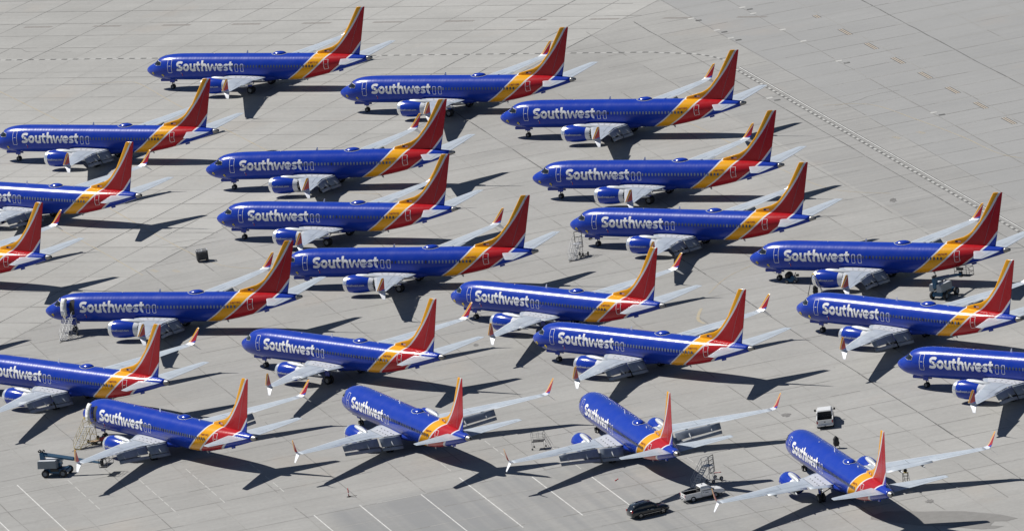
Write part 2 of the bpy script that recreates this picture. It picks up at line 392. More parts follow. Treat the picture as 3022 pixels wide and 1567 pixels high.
def airliner_parts(root, flaps, open_door, win_style, reg, seed):
    rnd = random.Random(seed)
    def P(mb, name, parent=root):
        o = bpy.data.objects.new(name, mb if isinstance(mb, bpy.types.Mesh) else mb.mesh(name)); col.objects.link(o); o.parent = parent
        part(o, parent); return o
    def get(key, fn):
        if key not in CACHE: CACHE[key] = fn().mesh(key.split('|')[0])
        return CACHE[key]
    fus = P(get('fuselage', fuselage_mb), 'fuselage')
    # ---- cockpit glass
    def ck():
        mb = MB()
        for sg in (1, -1):
            for quad in (((1.72, 4.02, 0.05), (2.42, 4.62, .06), (2.62, 4.52, .78), (2.02, 3.98, .80)),
                         ((2.06, 3.97, .84), (2.66, 4.50, .82), (3.02, 4.42, 1.12), (2.62, 3.92, 1.22)),
                         ((2.68, 3.92, 1.25), (3.06, 4.42, 1.14), (3.42, 4.36, 1.30), (3.40, 3.98, 1.42))):
                vs = []
                for x_, z_, y_ in quad:
                    th = th_of(x_, z_); p = skin(x_, th, .03); yy = p[1] if y_ > .1 else y_
                    vs.append(B(x_, sg * (p[1] if y_ > .1 else y_), z_ + (.03 if y_ <= .1 else 0)))
                c = Vector((0, 0, 0))
                for v in vs: c += Vector(v)
                c /= 4; outer = [tuple(c + (Vector(v) - c) * 1.22) for v in vs]
                mb.add(outer, [(0, 1, 2, 3)], 'lightpanel')
                lift = Vector((-.012, -sg * .03, .02)); mb.add([tuple(Vector(v) + lift) for v in vs], [(0, 1, 2, 3)], 'glass')
        return mb
    P(get('cockpit_window', ck), 'cockpit_window', fus)
    # ---- doors
    T0, T1 = 46, 106
    def dr(x0, x1, t0, t1, handle=True):
        def f():
            mb = MB(); skin_quad(mb, x0, x1, t0, t1, 'livery', .010, 3, 8, .1); skin_outline(mb, x0 - .03, x1 + .03, t0 - 1, t1 + 1, .055, 'white', .02)
            if handle: skin_quad(mb, (x0 + x1) / 2 - .16, (x0 + x1) / 2 + .16, (t0 + t1) / 2 - 1.5, (t0 + t1) / 2 + .5, 'white', .03, 1, 1)
            return mb
        return f
    if not open_door:
        P(get('front_door', dr(4.78, 5.48, 45, 105)), 'door', fus)
    else:
        def op():
            mb = MB(); skin_quad(mb, 4.78, 5.56, 44, 107, 'cabin', .012, 3, 8, .08); return mb  # dark panel on the skin; the cabin's shade is put into its colour
        P(get('door_opening', op), 'door_opening', fus)
        def od():
            mb = MB(); vs = []; fs = []
            nt = 8
            for off in (.30, .42):
                for i in range(2):
                    for j in range(nt + 1):
                        p = skin(4.6, 44 + 62 * j / nt, off); vs.append(B(3.62 + .86 * i, p[1], p[2]))
            w = nt + 1
            for b_ in (0, 2 * w):
                for j in range(nt): fs.append((b_ + j, b_ + j + 1, b_ + w + j + 1, b_ + w + j))
            for j in range(nt): fs += [(j, j + 1, 2 * w + j + 1, 2 * w + j), (w + j, w + j + 1, 3 * w + j + 1, 3 * w + j)]
            fs += [(0, w, 3 * w, 2 * w), (nt, w + nt, 3 * w + nt, 2 * w + nt)]
            mb.add(vs, fs, 'doorin', True)
            p = skin(4.6, 92, .5); mb.box(B(4.0, p[1], p[2]), (.55, .12, .5), 'white')
            mb.tube(B(4.55, 1.9, 3.9), B(4.85, 1.85, 3.9), .05, 'dark'); mb.tube(B(3.9, 2.12, 4.45), B(4.2, 2.2, 4.45), .03, 'dark')
            return mb
        o = P(get('open_door', od), 'door', fus); o['label'] = 'front door swung open, pale inner lining facing out'
    P(get('rear_door', dr(32.0, 32.72, 55, 112)), 'door', fus)
    for i, x0 in enumerate((16.66, 17.62)):
        P(get('exit_%d' % i, dr(x0, x0 + .48, 68, 100, False)), 'emergency_exit', fus)
    def sdoor():
        mb = MB(); skin_outline(mb, 4.78, 5.5, -106, -45, .055, 'white', .02); skin_outline(mb, 32.0, 32.7, -112, -56, .055, 'white', .02); return mb
    P(get('starboard_door_outline', sdoor), 'door_outline', fus)
    # ---- lettering
    def letters():
        W_ = .345
        def cr(P_, n=7):
            P_ = [np.array(p, float) for p in P_]; out = []
            for i in range(len(P_) - 1):
                p0, p1, p2, p3 = P_[max(0, i - 1)], P_[i], P_[i + 1], P_[min(len(P_) - 1, i + 2)]
                for u in np.linspace(0, 1, n)[:-1]: out.append(.5 * ((2 * p1) + (-p0 + p2) * u + (2 * p0 - 5 * p1 + 4 * p2 - p3) * u * u + (-p0 + 3 * p1 - 3 * p2 + p3) * u ** 3))
            return out + [P_[-1]]
        def ln(*P_): 
            out = []
            for a, b in zip(P_, P_[1:]): out += [np.array(a) + (np.array(b) - np.array(a)) * u for u in np.linspace(0, 1, 9)[:-1]]
            return out + [np.array(P_[-1], float)]
        def arc(cx, cy, rx, ry, a0, a1, n=28): return [np.array((cx + rx * math.cos(R(a)), cy + ry * math.sin(R(a)))) for a in np.linspace(a0, a1, n)]
        def ess(x0, w, h): 
            q = W_ / 2; return cr([(x0 + w * .93, h - q - .10), (x0 + w * .78, h - q - .01), (x0 + w * .52, h - q), (x0 + w * .26, h - q - .07), (x0 + q, h * .5 + (h * .5 - q) * .48), (x0 + w * .30, h * .53), (x0 + w * .62, h * .46), (x0 + w - q, h * .5 - (h * .5 - q) * .52), (x0 + w * .70, q + .05), (x0 + w * .42, q), (x0 + w * .18, q + .02), (x0 + w * .04, q + .08)])
        X = 1.07
        strokes = [(ess(0, 1.12, 1.42), W_), (arc(1.71, X / 2, .54 - W_ / 2, X / 2 - W_ / 2, 0, 360, 40), W_),
            (ln((2.53, X), (2.53, .46)) + arc(2.87, .46, .34, .32, 180, 330), W_), (ln((3.22, X), (3.22, 0)), W_),
            (ln((3.80, 1.33), (3.80, .42)) + arc(4.08, .42, .28, .28, 180, 275), W_), (ln((3.46, .94), (4.24, .94)), .25),
            (ln((4.54, 1.53), (4.54, 0)), W_), (arc(4.92, .58, .36, .35, 165, 0) + ln((5.28, .56), (5.28, 0)), W_),
            (ln((5.58, X), (5.92, .06)), .29), (ln((5.92, .06), (6.34, .98)), .25), (ln((6.34, .98), (6.76, .06)), .25), (ln((6.76, .06), (7.08, X)), .29),
            (arc(7.70, X / 2, .53 - W_ / 2, X / 2 - W_ / 2, 0, 312, 34), W_), (ln((7.34, .50), (8.14, .50)), .20),
            (ess(8.30, .84, X), .27), (ln((9.50, 1.33), (9.50, .42)) + arc(9.78, .42, .28, .28, 180, 275), W_), (ln((9.18, .94), (9.94, .94)), .25)]
        mb = MB()
        for q, (pts, w) in enumerate(strokes):
            L_, R_ = [], []
            for i_, p in enumerate(pts):
                d = pts[min(len(pts) - 1, i_ + 1)] - pts[max(0, i_ - 1)]; d = d / max(1e-6, np.hypot(*d)); n_ = np.array((-d[1], d[0])) * w / 2
                for lst, pp in ((L_, p + n_), (R_, p - n_)): lst.append(B(*skin(6.38 + pp[0], 97.5 - 30.6 * pp[1], .016 + .0022 * q)))
            strip(mb, L_, R_, 'white')
        mb.sm = [True] * len(mb.sm)
        return mb
    P(get('lettering', letters), 'lettering', fus)
    def regm():
        vs, fs = text_mesh(reg, .015, step=.3); mb = MB(); out = []
        for u, v in vs: out.append(B(*skin(29.45 + 1.5 * u, 70 - v / .73 * 8.5, .018)))
        mb.add(out, fs, 'reg', True); return mb
    P(regm().mesh('registration'), 'registration', fus)
    # ---- cabin windows
    for k in ('win_dark', 'win_mid', 'win_light', 'win_navy'): get('cabin_window|' + k, lambda k=k: window_mb(k))
    for x_ in WIN_X:
        if x_ > 28.6: k = 'win_mid' if win_style == 'light' and rnd.random() < .7 else 'win_dark'
        elif x_ < 16.3: k = 'win_navy'
        elif x_ in (16.88, 17.86): k = 'win_mid'
        else: k = {'light': 'win_light', 'mid': 'win_mid', 'dark': 'win_mid'}[win_style]
        if rnd.random() < .08 and x_ > 18: k = rnd.choice(['win_dark', 'win_light'])
        o = P(CACHE['cabin_window|' + k], 'cabin_window', fus)
        zt, zb, hw = prof(x_); dz = ((zt + zb) / 2 + (zt - zb) / 2 * math.cos(R(77))) - ((5.37 + 1.42) / 2 + (5.37 - 1.42) / 2 * math.cos(R(77)))
        tz = 0.0 if x_ < 26 else (hw * math.sin(math.acos(max(-1, min(1, (3.84 - (zt + zb) / 2) / ((zt - zb) / 2))))) - 1.88 * math.sin(R(77)))
        o.location = (x_ - 20, -tz, 0.0)
    # ---- crown fittings
    def dome():
        mb = MB(); rings = []
        for j in range(7):
            a = R(90 * j / 6); s_, h_ = math.cos(a), math.sin(a)
            rings.append([B(23.6 + (1.15 * s_ + .02) * math.cos(R(15 * i)) + .18 * (1 - s_), (.66 * s_ + .02) * math.sin(R(15 * i)), 5.26 + .44 * h_) for i in range(24)])
        mb.loft(rings, 'blue', True, True)
        n = 30; vs = []
        for q in (1.0, 1.09):
            for i in range(n):
                a = 2 * math.pi * i / n; x_ = 23.6 + 1.22 * q * math.cos(a); y_ = .66 * q * math.sin(a); th = math.degrees(math.asin(y_ / 1.88)); p = skin(x_, th, .03); vs.append(B(*p))
        mb.add(vs, [(i, (i + 1) % n, n + (i + 1) % n, n + i) for i in range(n)], 'wing', True); return mb
    P(get('antenna_dome', dome), 'antenna_dome', fus)
    def blade():
        mb = MB()
        mb.loft([[B(17.8, .03, 5.33), B(18.15, .03, 5.33), B(18.15, -.03, 5.33), B(17.8, -.03, 5.33)], [B(18.05, .015, 5.85), B(18.18, .015, 5.85), B(18.18, -.015, 5.85), B(18.05, -.015, 5.85)]], 'white', False)
        return mb
    P(get('blade_antenna', blade), 'blade_antenna', fus)
    def stubs():
        mb = MB(); mb.box(B(26.9, 0, 5.42), (.3, .06, .2), 'white'); mb.box(B(12.3, .1, 5.38), (.12, .12, .1), 'white'); return mb
    P(get('stub_antenna', stubs), 'stub_antenna', fus)
    def belly():
        mb = MB()
        mb.loft([[B(11.0, .02, 1.45), B(11.3, .02, 1.45), B(11.3, -.02, 1.45), B(11.0, -.02, 1.45)], [B(11.25, .015, 1.0), B(11.4, .015, 1.0), B(11.4, -.015, 1.0), B(11.25, -.015, 1.0)]], 'panelgrey', False)
        mb.loft([[B(27.5, .02, 1.6), B(27.9, .02, 1.6), B(27.9, -.02, 1.6), B(27.5, -.02, 1.6)], [B(27.8, .015, 1.25), B(27.95, .015, 1.25), B(27.95, -.015, 1.25), B(27.8, -.015, 1.25)]], 'fairing', False)
        return mb
    P(get('belly_antenna', belly), 'belly_antenna', fus)
    def skid():
        mb = MB(); mb.box(B(33.9, 0, 2.78), (.7, .16, .26), 'blue', ry=R(-14)); return mb
    P(get('tail_skid', skid), 'tail_skid', fus)
    def fl():
        mb = MB()
        for sg in (1, -1):
            yy = lambda x_: sg * .165
            mb.add([B(31.55, yy(0), 5.58), B(31.95, yy(0), 5.58), B(31.95, yy(0), 5.84), B(31.55, yy(0), 5.84)], [(0, 1, 2, 3)], 'flagblue')
            for i in range(5): mb.add([B(31.95, yy(0), 5.58 + i * .055), B(32.4, yy(0), 5.58 + i * .055), B(32.4, yy(0), 5.635 + i * .055), B(31.95, yy(0), 5.635 + i * .055)], [(0, 1, 2, 3)], 'flagred' if i % 2 == 0 else 'white')
        return mb
    P(get('flag', fl), 'flag', fus)
    def cov():
        mb = MB()
        for x_, t_ in ((1.75, 100), (3.6, 116)):
            p = Vector(B(*skin(x_, t_, .06)))
            mb.box(p, (.26, .05, .22), 'yellowtag'); mb.box(p + Vector((.16, -.02, -.16)), (.12, .03, .22), 'yellowtag', ry=.5)
        p = Vector(B(*skin(7.1, 106, .04))); mb.box(p, (.12, .04, .16), 'lightpanel'); p = Vector(B(*skin(7.2, 113, .04))); mb.box(p, (.07, .03, .42), 'redtag')
        return mb
    if seed not in (16, 18, 21, 22, 23): P(get('pitot_cover', cov), 'pitot_cover', fus)
    # ---- tail cone
    def tc():
        mb = MB(); rings = []
        for x_ in (38.75, 38.9, 39.1, 39.3, 39.5): rings.append([B(*skin(x_, 360 * i / 32)) for i in range(32)])
        mb.loft(rings, 'dullmetal', True, True)
        mb.lathe([(0, .13), (.03, .13), (.031, .02)], B(39.49, 0, 4.69), (1, 0, 0), 'dark', 14); return mb
    P(get('tail_cone', tc), 'tail_cone')
    # ---- fin
    def fin():
        mb = MB(); rings = []
        for z_, le, te, t_ in ((5.0, 29.3, 37.4, .30), (5.36, 29.9, 37.5, .30), (5.62, 30.15, 37.57, .30), (5.85, 31.02, 37.64, .30), (6.08, 31.88, 37.7, .30), (6.3, 32.75, 37.76, .30), (6.68, 33.55, 37.87, .30), (7.05, 34.1, 37.98, .29),
                              (8.55, 35.55, 38.38, .25), (10.4, 36.78, 38.88, .20), (12.15, 37.92, 39.36, .15), (12.28, 38.05, 39.39, .14), (12.33, 38.2, 39.39, .06)):
            rings.append(foil((le, 0, z_), (te, 0, z_), (0, 1, 0), t_, 10))
        mb.loft(rings, 'livery', True, True)
        return mb
    fn = P(get('vertical_fin', fin), 'vertical_fin')
    def seam():
        mb = MB()
        for sg in (1, -1):
            for z_ in (6.4, 8.2, 10.1, 11.7):
                pass
            a = [B(float(np.interp(z_, (5.4, 12.2), (35.75, 38.82))), sg * (.15 - .012 * (z_ - 5.4)), z_) for z_ in (5.45, 8, 10, 12.1)]
            b = [(p[0] + .035, p[1], p[2]) for p in a]; strip(mb, a, b, 'panelgrey')
        return mb
    P(get('rudder_seam', seam), 'rudder_seam', fn)
    # ---- tailplanes
    for sg in (1, -1):
        def st():
            mb = MB(); rings = []
            for y_, le, te, z_, t_ in ((.45, 34.35, 38.35, 4.62, .34), (1.2, 34.75, 38.45, 4.71, .30), (4.2, 36.5, 38.98, 5.06, .20), (6.8, 38.0, 39.38, 5.38, .12), (7.1, 38.25, 39.42, 5.42, .09), (7.17, 38.6, 39.42, 5.43, .04)):
                rings.append(foil((le, sg * y_, z_), (te, sg * y_, z_), (0, 0, 1), t_, 9))
            mb.loft(rings, 'wing', True, True)
            a = [B(np.interp(y_, (1.2, 6.8), (34.75, 38.0)) + .72 * (np.interp(y_, (1.2, 6.8), (3.7, 1.38))), sg * y_, np.interp(y_, (.45, 7.1), (4.62, 5.42)) + np.interp(y_, (1, 7), (.105, .045))) for y_ in (1.4, 3, 5, 6.7)]
            strip(mb, a, [(p[0] + .04, p[1], p[2]) for p in a], 'panelgrey')
            return mb
        P(get('tailplane%d' % sg, st), 'tailplane')
    # ---- wings
    for sg in (1, -1):
        def wg():
            mb = MB(); rings = [foil((le, sg * y_, z_), (te, sg * y_, z_), (0, 0, 1), t_, 13) for y_, le, te, z_, t_ in WS]
            mb.loft(rings, 'wing', True, True)
            ys = list(np.linspace(4.3, 16.2, 14))
            for fr, w_, y0_, y1_ in ((.70, .013, 4.3, 10.4), (.74, .012, 11, 15.8)):
                ys = list(np.linspace(y0_, y1_, 14)); strip(mb, [wing_top(y_, fr, .012, sg) for y_ in ys], [wing_top(y_, fr + w_, .012, sg) for y_ in ys], 'panelgrey')
            for y_, f0, f1 in ((8.1, .18, .70), (4.05, .1, .96)):
                fs_ = np.linspace(f0, f1, 8); strip(mb, [wing_top(y_, f_, .012, sg) for f_ in fs_], [wing_top(y_ + .05, f_, .012, sg) for f_ in fs_], 'panelgrey')
            # light inboard panel with its dark access spots
            fs_ = np.linspace(.12, .97, 9); ys = np.linspace(1.75, 4.0, 5); vs = [wing_top(y_, f_, .010, sg) for y_ in ys for f_ in fs_]
            mb.add(vs, [(i * 9 + j, i * 9 + j + 1, (i + 1) * 9 + j + 1, (i + 1) * 9 + j) for i in range(4) for j in range(8)], 'lightpanel', True)
            for y_ in (2.45, 3.25):
                for f_ in (.3, .46, .62, .78, .9):
                    mb.add([wing_top(y_, f_, .02, sg), wing_top(y_ + .16, f_, .02, sg), wing_top(y_ + .16, f_ + .045, .02, sg), wing_top(y_, f_ + .045, .02, sg)], [(0, 1, 2, 3)], 'dark')
            return mb
        w = P(get('wing%d' % sg, wg), 'wing')
        def slat():
            mb = MB()
            for ya, yb in ((5.4, 8.0), (8.05, 10.7), (10.75, 13.4), (13.45, 16.6)):
                rings = []
                for y_ in (ya, yb):
                    le, te, z_, t_ = wsec(y_); c = te - le; rings.append([B(le - .03, sg * y_, z_ - .02), B(le + .015, sg * y_, z_ + t_ * .13), B(le + .11 * c, sg * y_, z_ + t_ * .225), B(le + .12 * c, sg * y_, z_ + t_ * .19), B(le + .05, sg * y_, z_), B(le + .05, sg * y_, z_ - t_ * .14), B(le, sg * y_, z_ - t_ * .12)])
                mb.loft(rings, 'slat', False, True)
            return mb
        P(get('slat%d' % sg, slat), 'slat', w)
        # flaps: inboard and outboard panels
        for nm, ya, yb in (('in', 1.95, 4.75), ('out', 5.0, 10.4)):
            def flp():
                mb = MB(); rings = []
                for y_ in np.linspace(ya, yb, 5):
                    le, te, z_, t_ = wsec(y_); ch = 1.05 if flaps else .62
                    if nm == 'in': ch *= 1.15
                    if y_ > 5: ch *= np.interp(y_, (5, 10.4), (1.0, .78))
                    if flaps:
                        a = R(58); p0 = (te + .12, sg * y_, z_ - .06); p1 = (te + .12 + ch * math.cos(a) * 1.05, sg * y_, z_ - .06 - ch * math.sin(a) * 1.05)
                        n_ = (math.sin(a), 0, math.cos(a)); t2 = .22
                    else:
                        p0 = (te - .06, sg * y_, z_ + .015); p1 = (te + ch, sg * y_, z_ - .10); n_ = (.1, 0, 1); t2 = .11
                    rings.append(foil(p0, p1, n_, t2, 7))
                mb.loft(rings, 'flap' if flaps else 'wing', True, True)  # lowered flaps take the grey with shade mixed in
                if flaps:       # second, aft slot element
                    rings = []
                    for y_ in np.linspace(ya, yb, 4):
                        le, te, z_, t_ = wsec(y_); ch = .42; a = R(68); k_ = 1.0 if y_ < 5 else np.interp(y_, (5, 10.4), (1.0, .75))
                        q = 1.16 * k_; p0 = (te + .13 + q * .58, sg * y_, z_ - .10 - q * .95); p1 = (p0[0] + ch * math.cos(a), sg * y_, p0[2] - ch * math.sin(a)); rings.append(foil(p0, p1, (math.sin(a), 0, math.cos(a)), .1, 6))
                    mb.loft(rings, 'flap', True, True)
                return mb
            P(get('flap_%s%d%d' % (nm, sg, flaps), flp), 'flap', w)
        for i, y_ in enumerate((3.3, 6.7, 9.3)):
            def ff():
                mb = MB(); le, te, z_, t_ = wsec(y_); L = 2.6 if i < 2 else 2.2; a = R(30) if flaps else R(4); rings = []
                for u in np.linspace(0, 1, 9):
                    r = .17 * math.sin(math.pi * min(.98, max(.03, u ** .8))) ** .6
                    s_ = u * L; base = 1.1
                    if s_ < base: px, pz = te - 1.25 + s_, z_ - .28
                    else: px, pz = te - 1.25 + base + (s_ - base) * math.cos(a), z_ - .28 - (s_ - base) * math.sin(a)
                    rings.append([B(px, sg * y_ + r * .8 * math.cos(R(45 * j)), pz + r * 1.25 * math.sin(R(45 * j))) for j in range(8)])
                mb.loft(rings, 'fairing', True, True); return mb
            P(get('flap_fairing%d%d%d' % (i, sg, flaps), ff), 'flap_fairing', w)
        def wl_():
            mb = MB(); rings = []
            for y_, z_, le, te, n_, t_ in ((16.7, 3.85, 23.7, 25.1, (0, -.1, 1), .12), (17.0, 3.93, 23.88, 25.2, (0, -.35, .93), .11), (17.2, 4.1, 24.05, 25.25, (0, -.7, .7), .09), (17.36, 4.4, 24.3, 25.33, (0, -.9, .4), .08),
                                          (17.6, 5.15, 24.8, 25.52, (0, -.96, .28), .06), (17.82, 5.85, 25.28, 25.7, (0, -.97, .25), .04), (17.85, 5.97, 25.45, 25.72, (0, -.97, .25), .02)):
                rings.append(foil((le, sg * y_, z_), (te, sg * y_, z_), (0, sg * n_[1], n_[2]), t_, 7))
            mb.loft(rings, 'winglet', True, True); return mb
        P(get('winglet%d' % sg, wl_), 'winglet', w)
        def sk():
            mb = MB(); rings = []
            for y_, z_, le, te, t_ in ((17.02, 3.93, 24.15, 25.25, .09), (17.35, 3.6, 24.5, 25.35, .07), (17.82, 3.08, 25.05, 25.5, .04), (17.86, 3.03, 25.2, 25.52, .02)):
                rings.append(foil((le, sg * y_, z_), (te, sg * y_, z_), (0, sg * .72, .69), t_, 7))
            mb.loft(rings, 'strake', True, True); return mb
        P(get('lower_winglet%d' % sg, sk), 'lower_winglet', w)
        # ---- engine
        ey, ez = 4.9, 1.73
        def nac():
            mb = MB(); A = (1, 0, 0); c = B(12.72, sg * ey, ez)
            mb.lathe([(.62, 1.13), (.9, 1.185), (1.4, 1.22), (2.2, 1.22), (3.0, 1.15), (3.9, 1.0), (4.0, .98), (3.95, .93), (3.2, .95)], c, A, 'blue', 40)
            mb.lathe([(.55, .85), (1.3, .80), (1.9, .80)], c, A, 'panelgrey', 32)
            return mb
        e = P(get('engine%d' % sg, nac), 'engine')
        def lip():
            mb = MB(); c = B(12.72, sg * ey, ez); mb.lathe([(.62, .86), (.3, .86), (.08, .90), (0, .96), (.03, 1.02), (.14, 1.06), (.35, 1.10), (.62, 1.14)], c, (1, 0, 0), 'metal', 40); return mb
        P(get('intake_lip%d' % sg, lip), 'intake_lip', e)
        def fan():
            mb = MB(); c = B(13.75, sg * ey, ez)
            for i in range(18):
                a = 2 * math.pi * i / 18; d = Vector((0, math.cos(a), math.sin(a))); p = Vector((0, -math.sin(a), math.cos(a)))
                q = [Vector(c) + d * .2 - p * .04, Vector(c) + d * .2 + p * .04 + Vector((.1, 0, 0)), Vector(c) + d * .8 + p * .12 + Vector((.12, 0, 0)), Vector(c) + d * .8 - p * .04]
                mb.add(q, [(0, 1, 2, 3)], 'strut')
            mb.lathe([(-.35, .01), (-.2, .12), (0, .22), (.1, .24)], c, (1, 0, 0), 'dark', 16); return mb
        P(get('fan%d' % sg, fan), 'fan', e)
        def ex():
            mb = MB(); c = B(16.2, sg * ey, ez + .02); n = 24
            mb.lathe([(0, .72), (.6, .66), (1.15, .52), (1.5, .44), (1.48, .40), (.9, .36)], c, (1, 0, 0), 'dullmetal', 24)
            mb.lathe([(.9, .36), (1.6, .22), (2.1, .03)], c, (1, 0, 0), 'dullmetal', 16)
            # pale saw-tooth nozzle edge
            cc = Vector(B(16.6, sg * ey, ez)); vs = []
            for q, (dx, r) in enumerate(((-.05, 1.02), (.3, .95), (.68, .86))):
                for i in range(32):
                    a = 2 * math.pi * i / 32; ddx = dx - (.16 if q == 2 and i % 2 else 0); vs.append(cc + Vector((ddx, r * math.cos(a), r * math.sin(a))))
            mb.add(vs, [(j * 32 + i, j * 32 + (i + 1) % 32, (j + 1) * 32 + (i + 1) % 32, (j + 1) * 32 + i) for j in range(2) for i in range(32)], 'strake', True); return mb
        P(get('exhaust_nozzle%d' % sg, ex), 'exhaust_nozzle', e)
        def py():
            mb = MB(); rings = []
            for x_, z0, z1, hw in ((14.3, 2.75, 2.95, .05), (14.55, 2.6, 3.05, .26), (15.1, 2.45, 3.1, .38), (15.9, 2.4, 3.08, .40), (16.7, 2.3, 3.0, .34), (17.5, 2.2, 2.9, .26), (18.6, 2.1, 2.5, .12)):
                rings.append([B(x_, sg * ey + hw * math.cos(R(30 * i)), (z0 + z1) / 2 + (z1 - z0) / 2 * math.sin(R(30 * i))) for i in range(12)])
            mb.loft(rings, 'slat', True, True); return mb
        P(get('pylon%d' % sg, py), 'pylon', e)
        def el():
            vs, fs = text_mesh('Southwest.com', .018, step=.3); mb = MB(); out = []
            for u, v in vs:
                th = R(90 + 2 - (v / .73) * 14); xx = 13.42 + 2.6 * u; rr = float(np.interp(xx - 12.72, (.62, .9, 1.4, 2.2, 3.0, 3.9), (1.13, 1.185, 1.22, 1.22, 1.15, 1.0))) + .02
                if sg < 0: xx = 13.42 + 2.6 * (1 - u)
                out.append(B(xx, sg * (ey + rr * math.sin(th)), ez + rr * math.cos(th)))
            mb.add(out, fs, 'lightpanel', True); return mb
        P(get('engine_lettering%d' % sg, el), 'engine_lettering', e)
        # ---- main gear
        def mg():
            mb = MB(); mb.tube(B(19.6, sg * 2.86, .55), B(19.75, sg * 2.75, 2.2), .11, 'strut'); mb.tube(B(19.6, sg * 2.86, 1.0), B(19.7, sg * 1.2, 1.7), .06, 'strut'); mb.tube(B(19.6, sg * 2.45, .55), B(19.6, sg * 3.27, .55), .08, 'strut')
            mb.box(B(19.65, sg * 3.02, 1.55), (.75, .05, .9), 'blue'); return mb
        g = P(get('main_gear%d' % sg, mg), 'main_gear')
        for yy in (2.6, 3.12):
            def wh():
                mb = MB(); c = B(19.65, sg * yy, .56); mb.lathe([(-.18, .30), (-.2, .42), (-.15, .53), (0, .56), (.15, .53), (.2, .42), (.18, .30)], c, (0, 1, 0), 'rubber', 24)
                for s_ in (-1, 1): mb.lathe([(s_ * .17, .31), (s_ * .10, .28), (s_ * .09, .12), (s_ * .16, .1), (s_ * .16, .01)], c, (0, 1, 0), 'hub', 18)
                return mb
            P(get('main_wheel%d%d' % (sg, yy * 100), wh), 'wheel', g)
    # ---- nose gear
    def ng():
        mb = MB(); mb.tube(B(4.15, 0, .34), B(4.05, 0, 1.6), .085, 'strut'); mb.tube(B(4.15, -.28, .34), B(4.15, .28, .34), .05, 'strut'); mb.tube(B(4.12, 0, .85), B(4.75, 0, 1.5), .045, 'strut')
        mb.path([B(4.2, 0, .95), B(4.42, 0, .85), B(4.35, 0, .6)], .03, 'strut')
        for s_ in (-1, 1): mb.box(B(4.35, s_ * .36, 1.28), (.85, .03, .48), 'blue')
        return mb
    g = P(get('nose_gear', ng), 'nose_gear')
    for yy in (-.19, .19):
        def nw():
            mb = MB(); c = B(4.15, yy, .345); mb.lathe([(-.09, .18), (-.10, .26), (-.07, .33), (0, .345), (.07, .33), (.10, .26), (.09, .18)], c, (0, 1, 0), 'rubber', 20)
            for s_ in (-1, 1): mb.lathe([(s_ * .085, .185), (s_ * .05, .16), (s_ * .05, .05), (s_ * .09, .01)], c, (0, 1, 0), 'hub', 14)
            return mb
        P(get('nose_wheel%d' % (yy * 100), nw), 'wheel', g)
CACHE = {}

PLANES = [
 (1, -32.762, 1392.839, -32.094, 0, 'mid', 'N8721J', 'farthest airliner, alone at the top left corner'),
 (2, -4.16, 1359.181, -31.253, 0, 'mid', 'N8710M', 'airliner in the farthest row, middle of the top three'),
 (3, 18.505, 1328.59, -29.933, 1, 'light', 'N8728Q', 'airliner at the top right, beside the dashed black edge marking'),
 (4, -55.244, 1357.318, -33.041, 1, 'mid', 'N8713M', 'airliner whose nose tip is just cut by the left edge'),
 (5, -23.143, 1321.118, -27.208, 1, 'light', 'N8732S', 'airliner directly behind the one right of the cage cart'),
 (6, 21.593, 1287.296, -30.858, 0, 'light', 'N8734Q', 'airliner directly below the top right one, flaps up'),
 (7, -64.442, 1324.266, -41.033, 1, 'light', 'N8714Q', "airliner cut by left edge, only the name's last letters showing"),
 (8, -22.624, 1287.862, -33.099, 0, 'mid', 'N8701Q', 'airliner just right of the dark cage cart'),
 (9, 24.753, 1255.017, -35.755, 1, 'mid', 'N8720L', 'airliner with a bare steel stair stand before its nose'),
 (10, -76.622, 1293.688, -40.923, 1, 'light', 'N8705Q', 'airliner at left edge showing only tail and far winglet'),
 (11, -13.512, 1255.405, -28.206, 0, 'light', 'N8730Q', "airliner at the centre, nose hidden behind another's fin"),
 (12, 47.696, 1222.392, -33.85, 1, 'mid', 'N8707P', 'airliner with an A-frame ladder at its engine, boom lift behind'),
 (13, -44.988, 1247.672, -28.945, 1, 'light', 'N8718Q', 'airliner with open front door above silver stairs, left side'),
 (14, 5.415, 1220.562, -46.358, 0, 'mid', 'N8722L', 'airliner with the widest white sun glare along its crown'),
 (15, 49.091, 1188.417, -47.129, 1, 'mid', 'N8726H', 'airliner with glinting crown in front of the A-frame ladder, right side'),
 (16, -22.886, 1209.34, -48.596, 0, 'mid', 'N8702L', "airliner below centre left, flaps up, nose right of the silver stairs' airliner tail"),
 (17, 15.324, 1191.703, -46.47, 1, 'light', 'N8711Q', 'airliner right of centre, flaps down, glinting crown, nose over a wing shadow'),
 (18, 61.07, 1154.229, -41.306, 1, 'mid', 'N8727M', 'airliner cut by the right edge, only its front half showing'),
 (19, -58.456, 1215.301, -47.822, 1, 'mid', 'N8735L', 'airliner cut by left edge, behind the one with yellow stairs'),
 (20, -45.267, 1181.768, -55.769, 1, 'mid', 'N8715Q', 'airliner with open front door above yellow stairs, beside blue boom lift'),
 (21, -15.38, 1169.232, -67.285, 1, 'mid', 'N8706W', 'airliner turned away, leftmost of the three facing away at the bottom'),
 (22, 11.864, 1149.055, -75.01, 1, 'mid', 'N8723Q', 'airliner facing away, flaps down, middle of the bottom three'),
 (23, 35.808, 1117.008, -75.383, 0, 'mid', 'N8712L', 'nearest airliner, facing away at bottom right with flaps up'),
 (24, -88.79, 1262.036, -35.383, 1, 'mid', 'N8709L', 'airliner just beyond the left edge, only its tail shadow showing'),
]
for n_, px, py, a, fl_, ws, reg, lab in PLANES:
    root = empty('airliner', (px, py - Y0, 0), R(a), 'blue ' + lab, 'airliner', 'airliners parked in rows on the concrete apron')
    airliner_parts(root, fl_, n_ in (13, 20), ws, reg, n_)
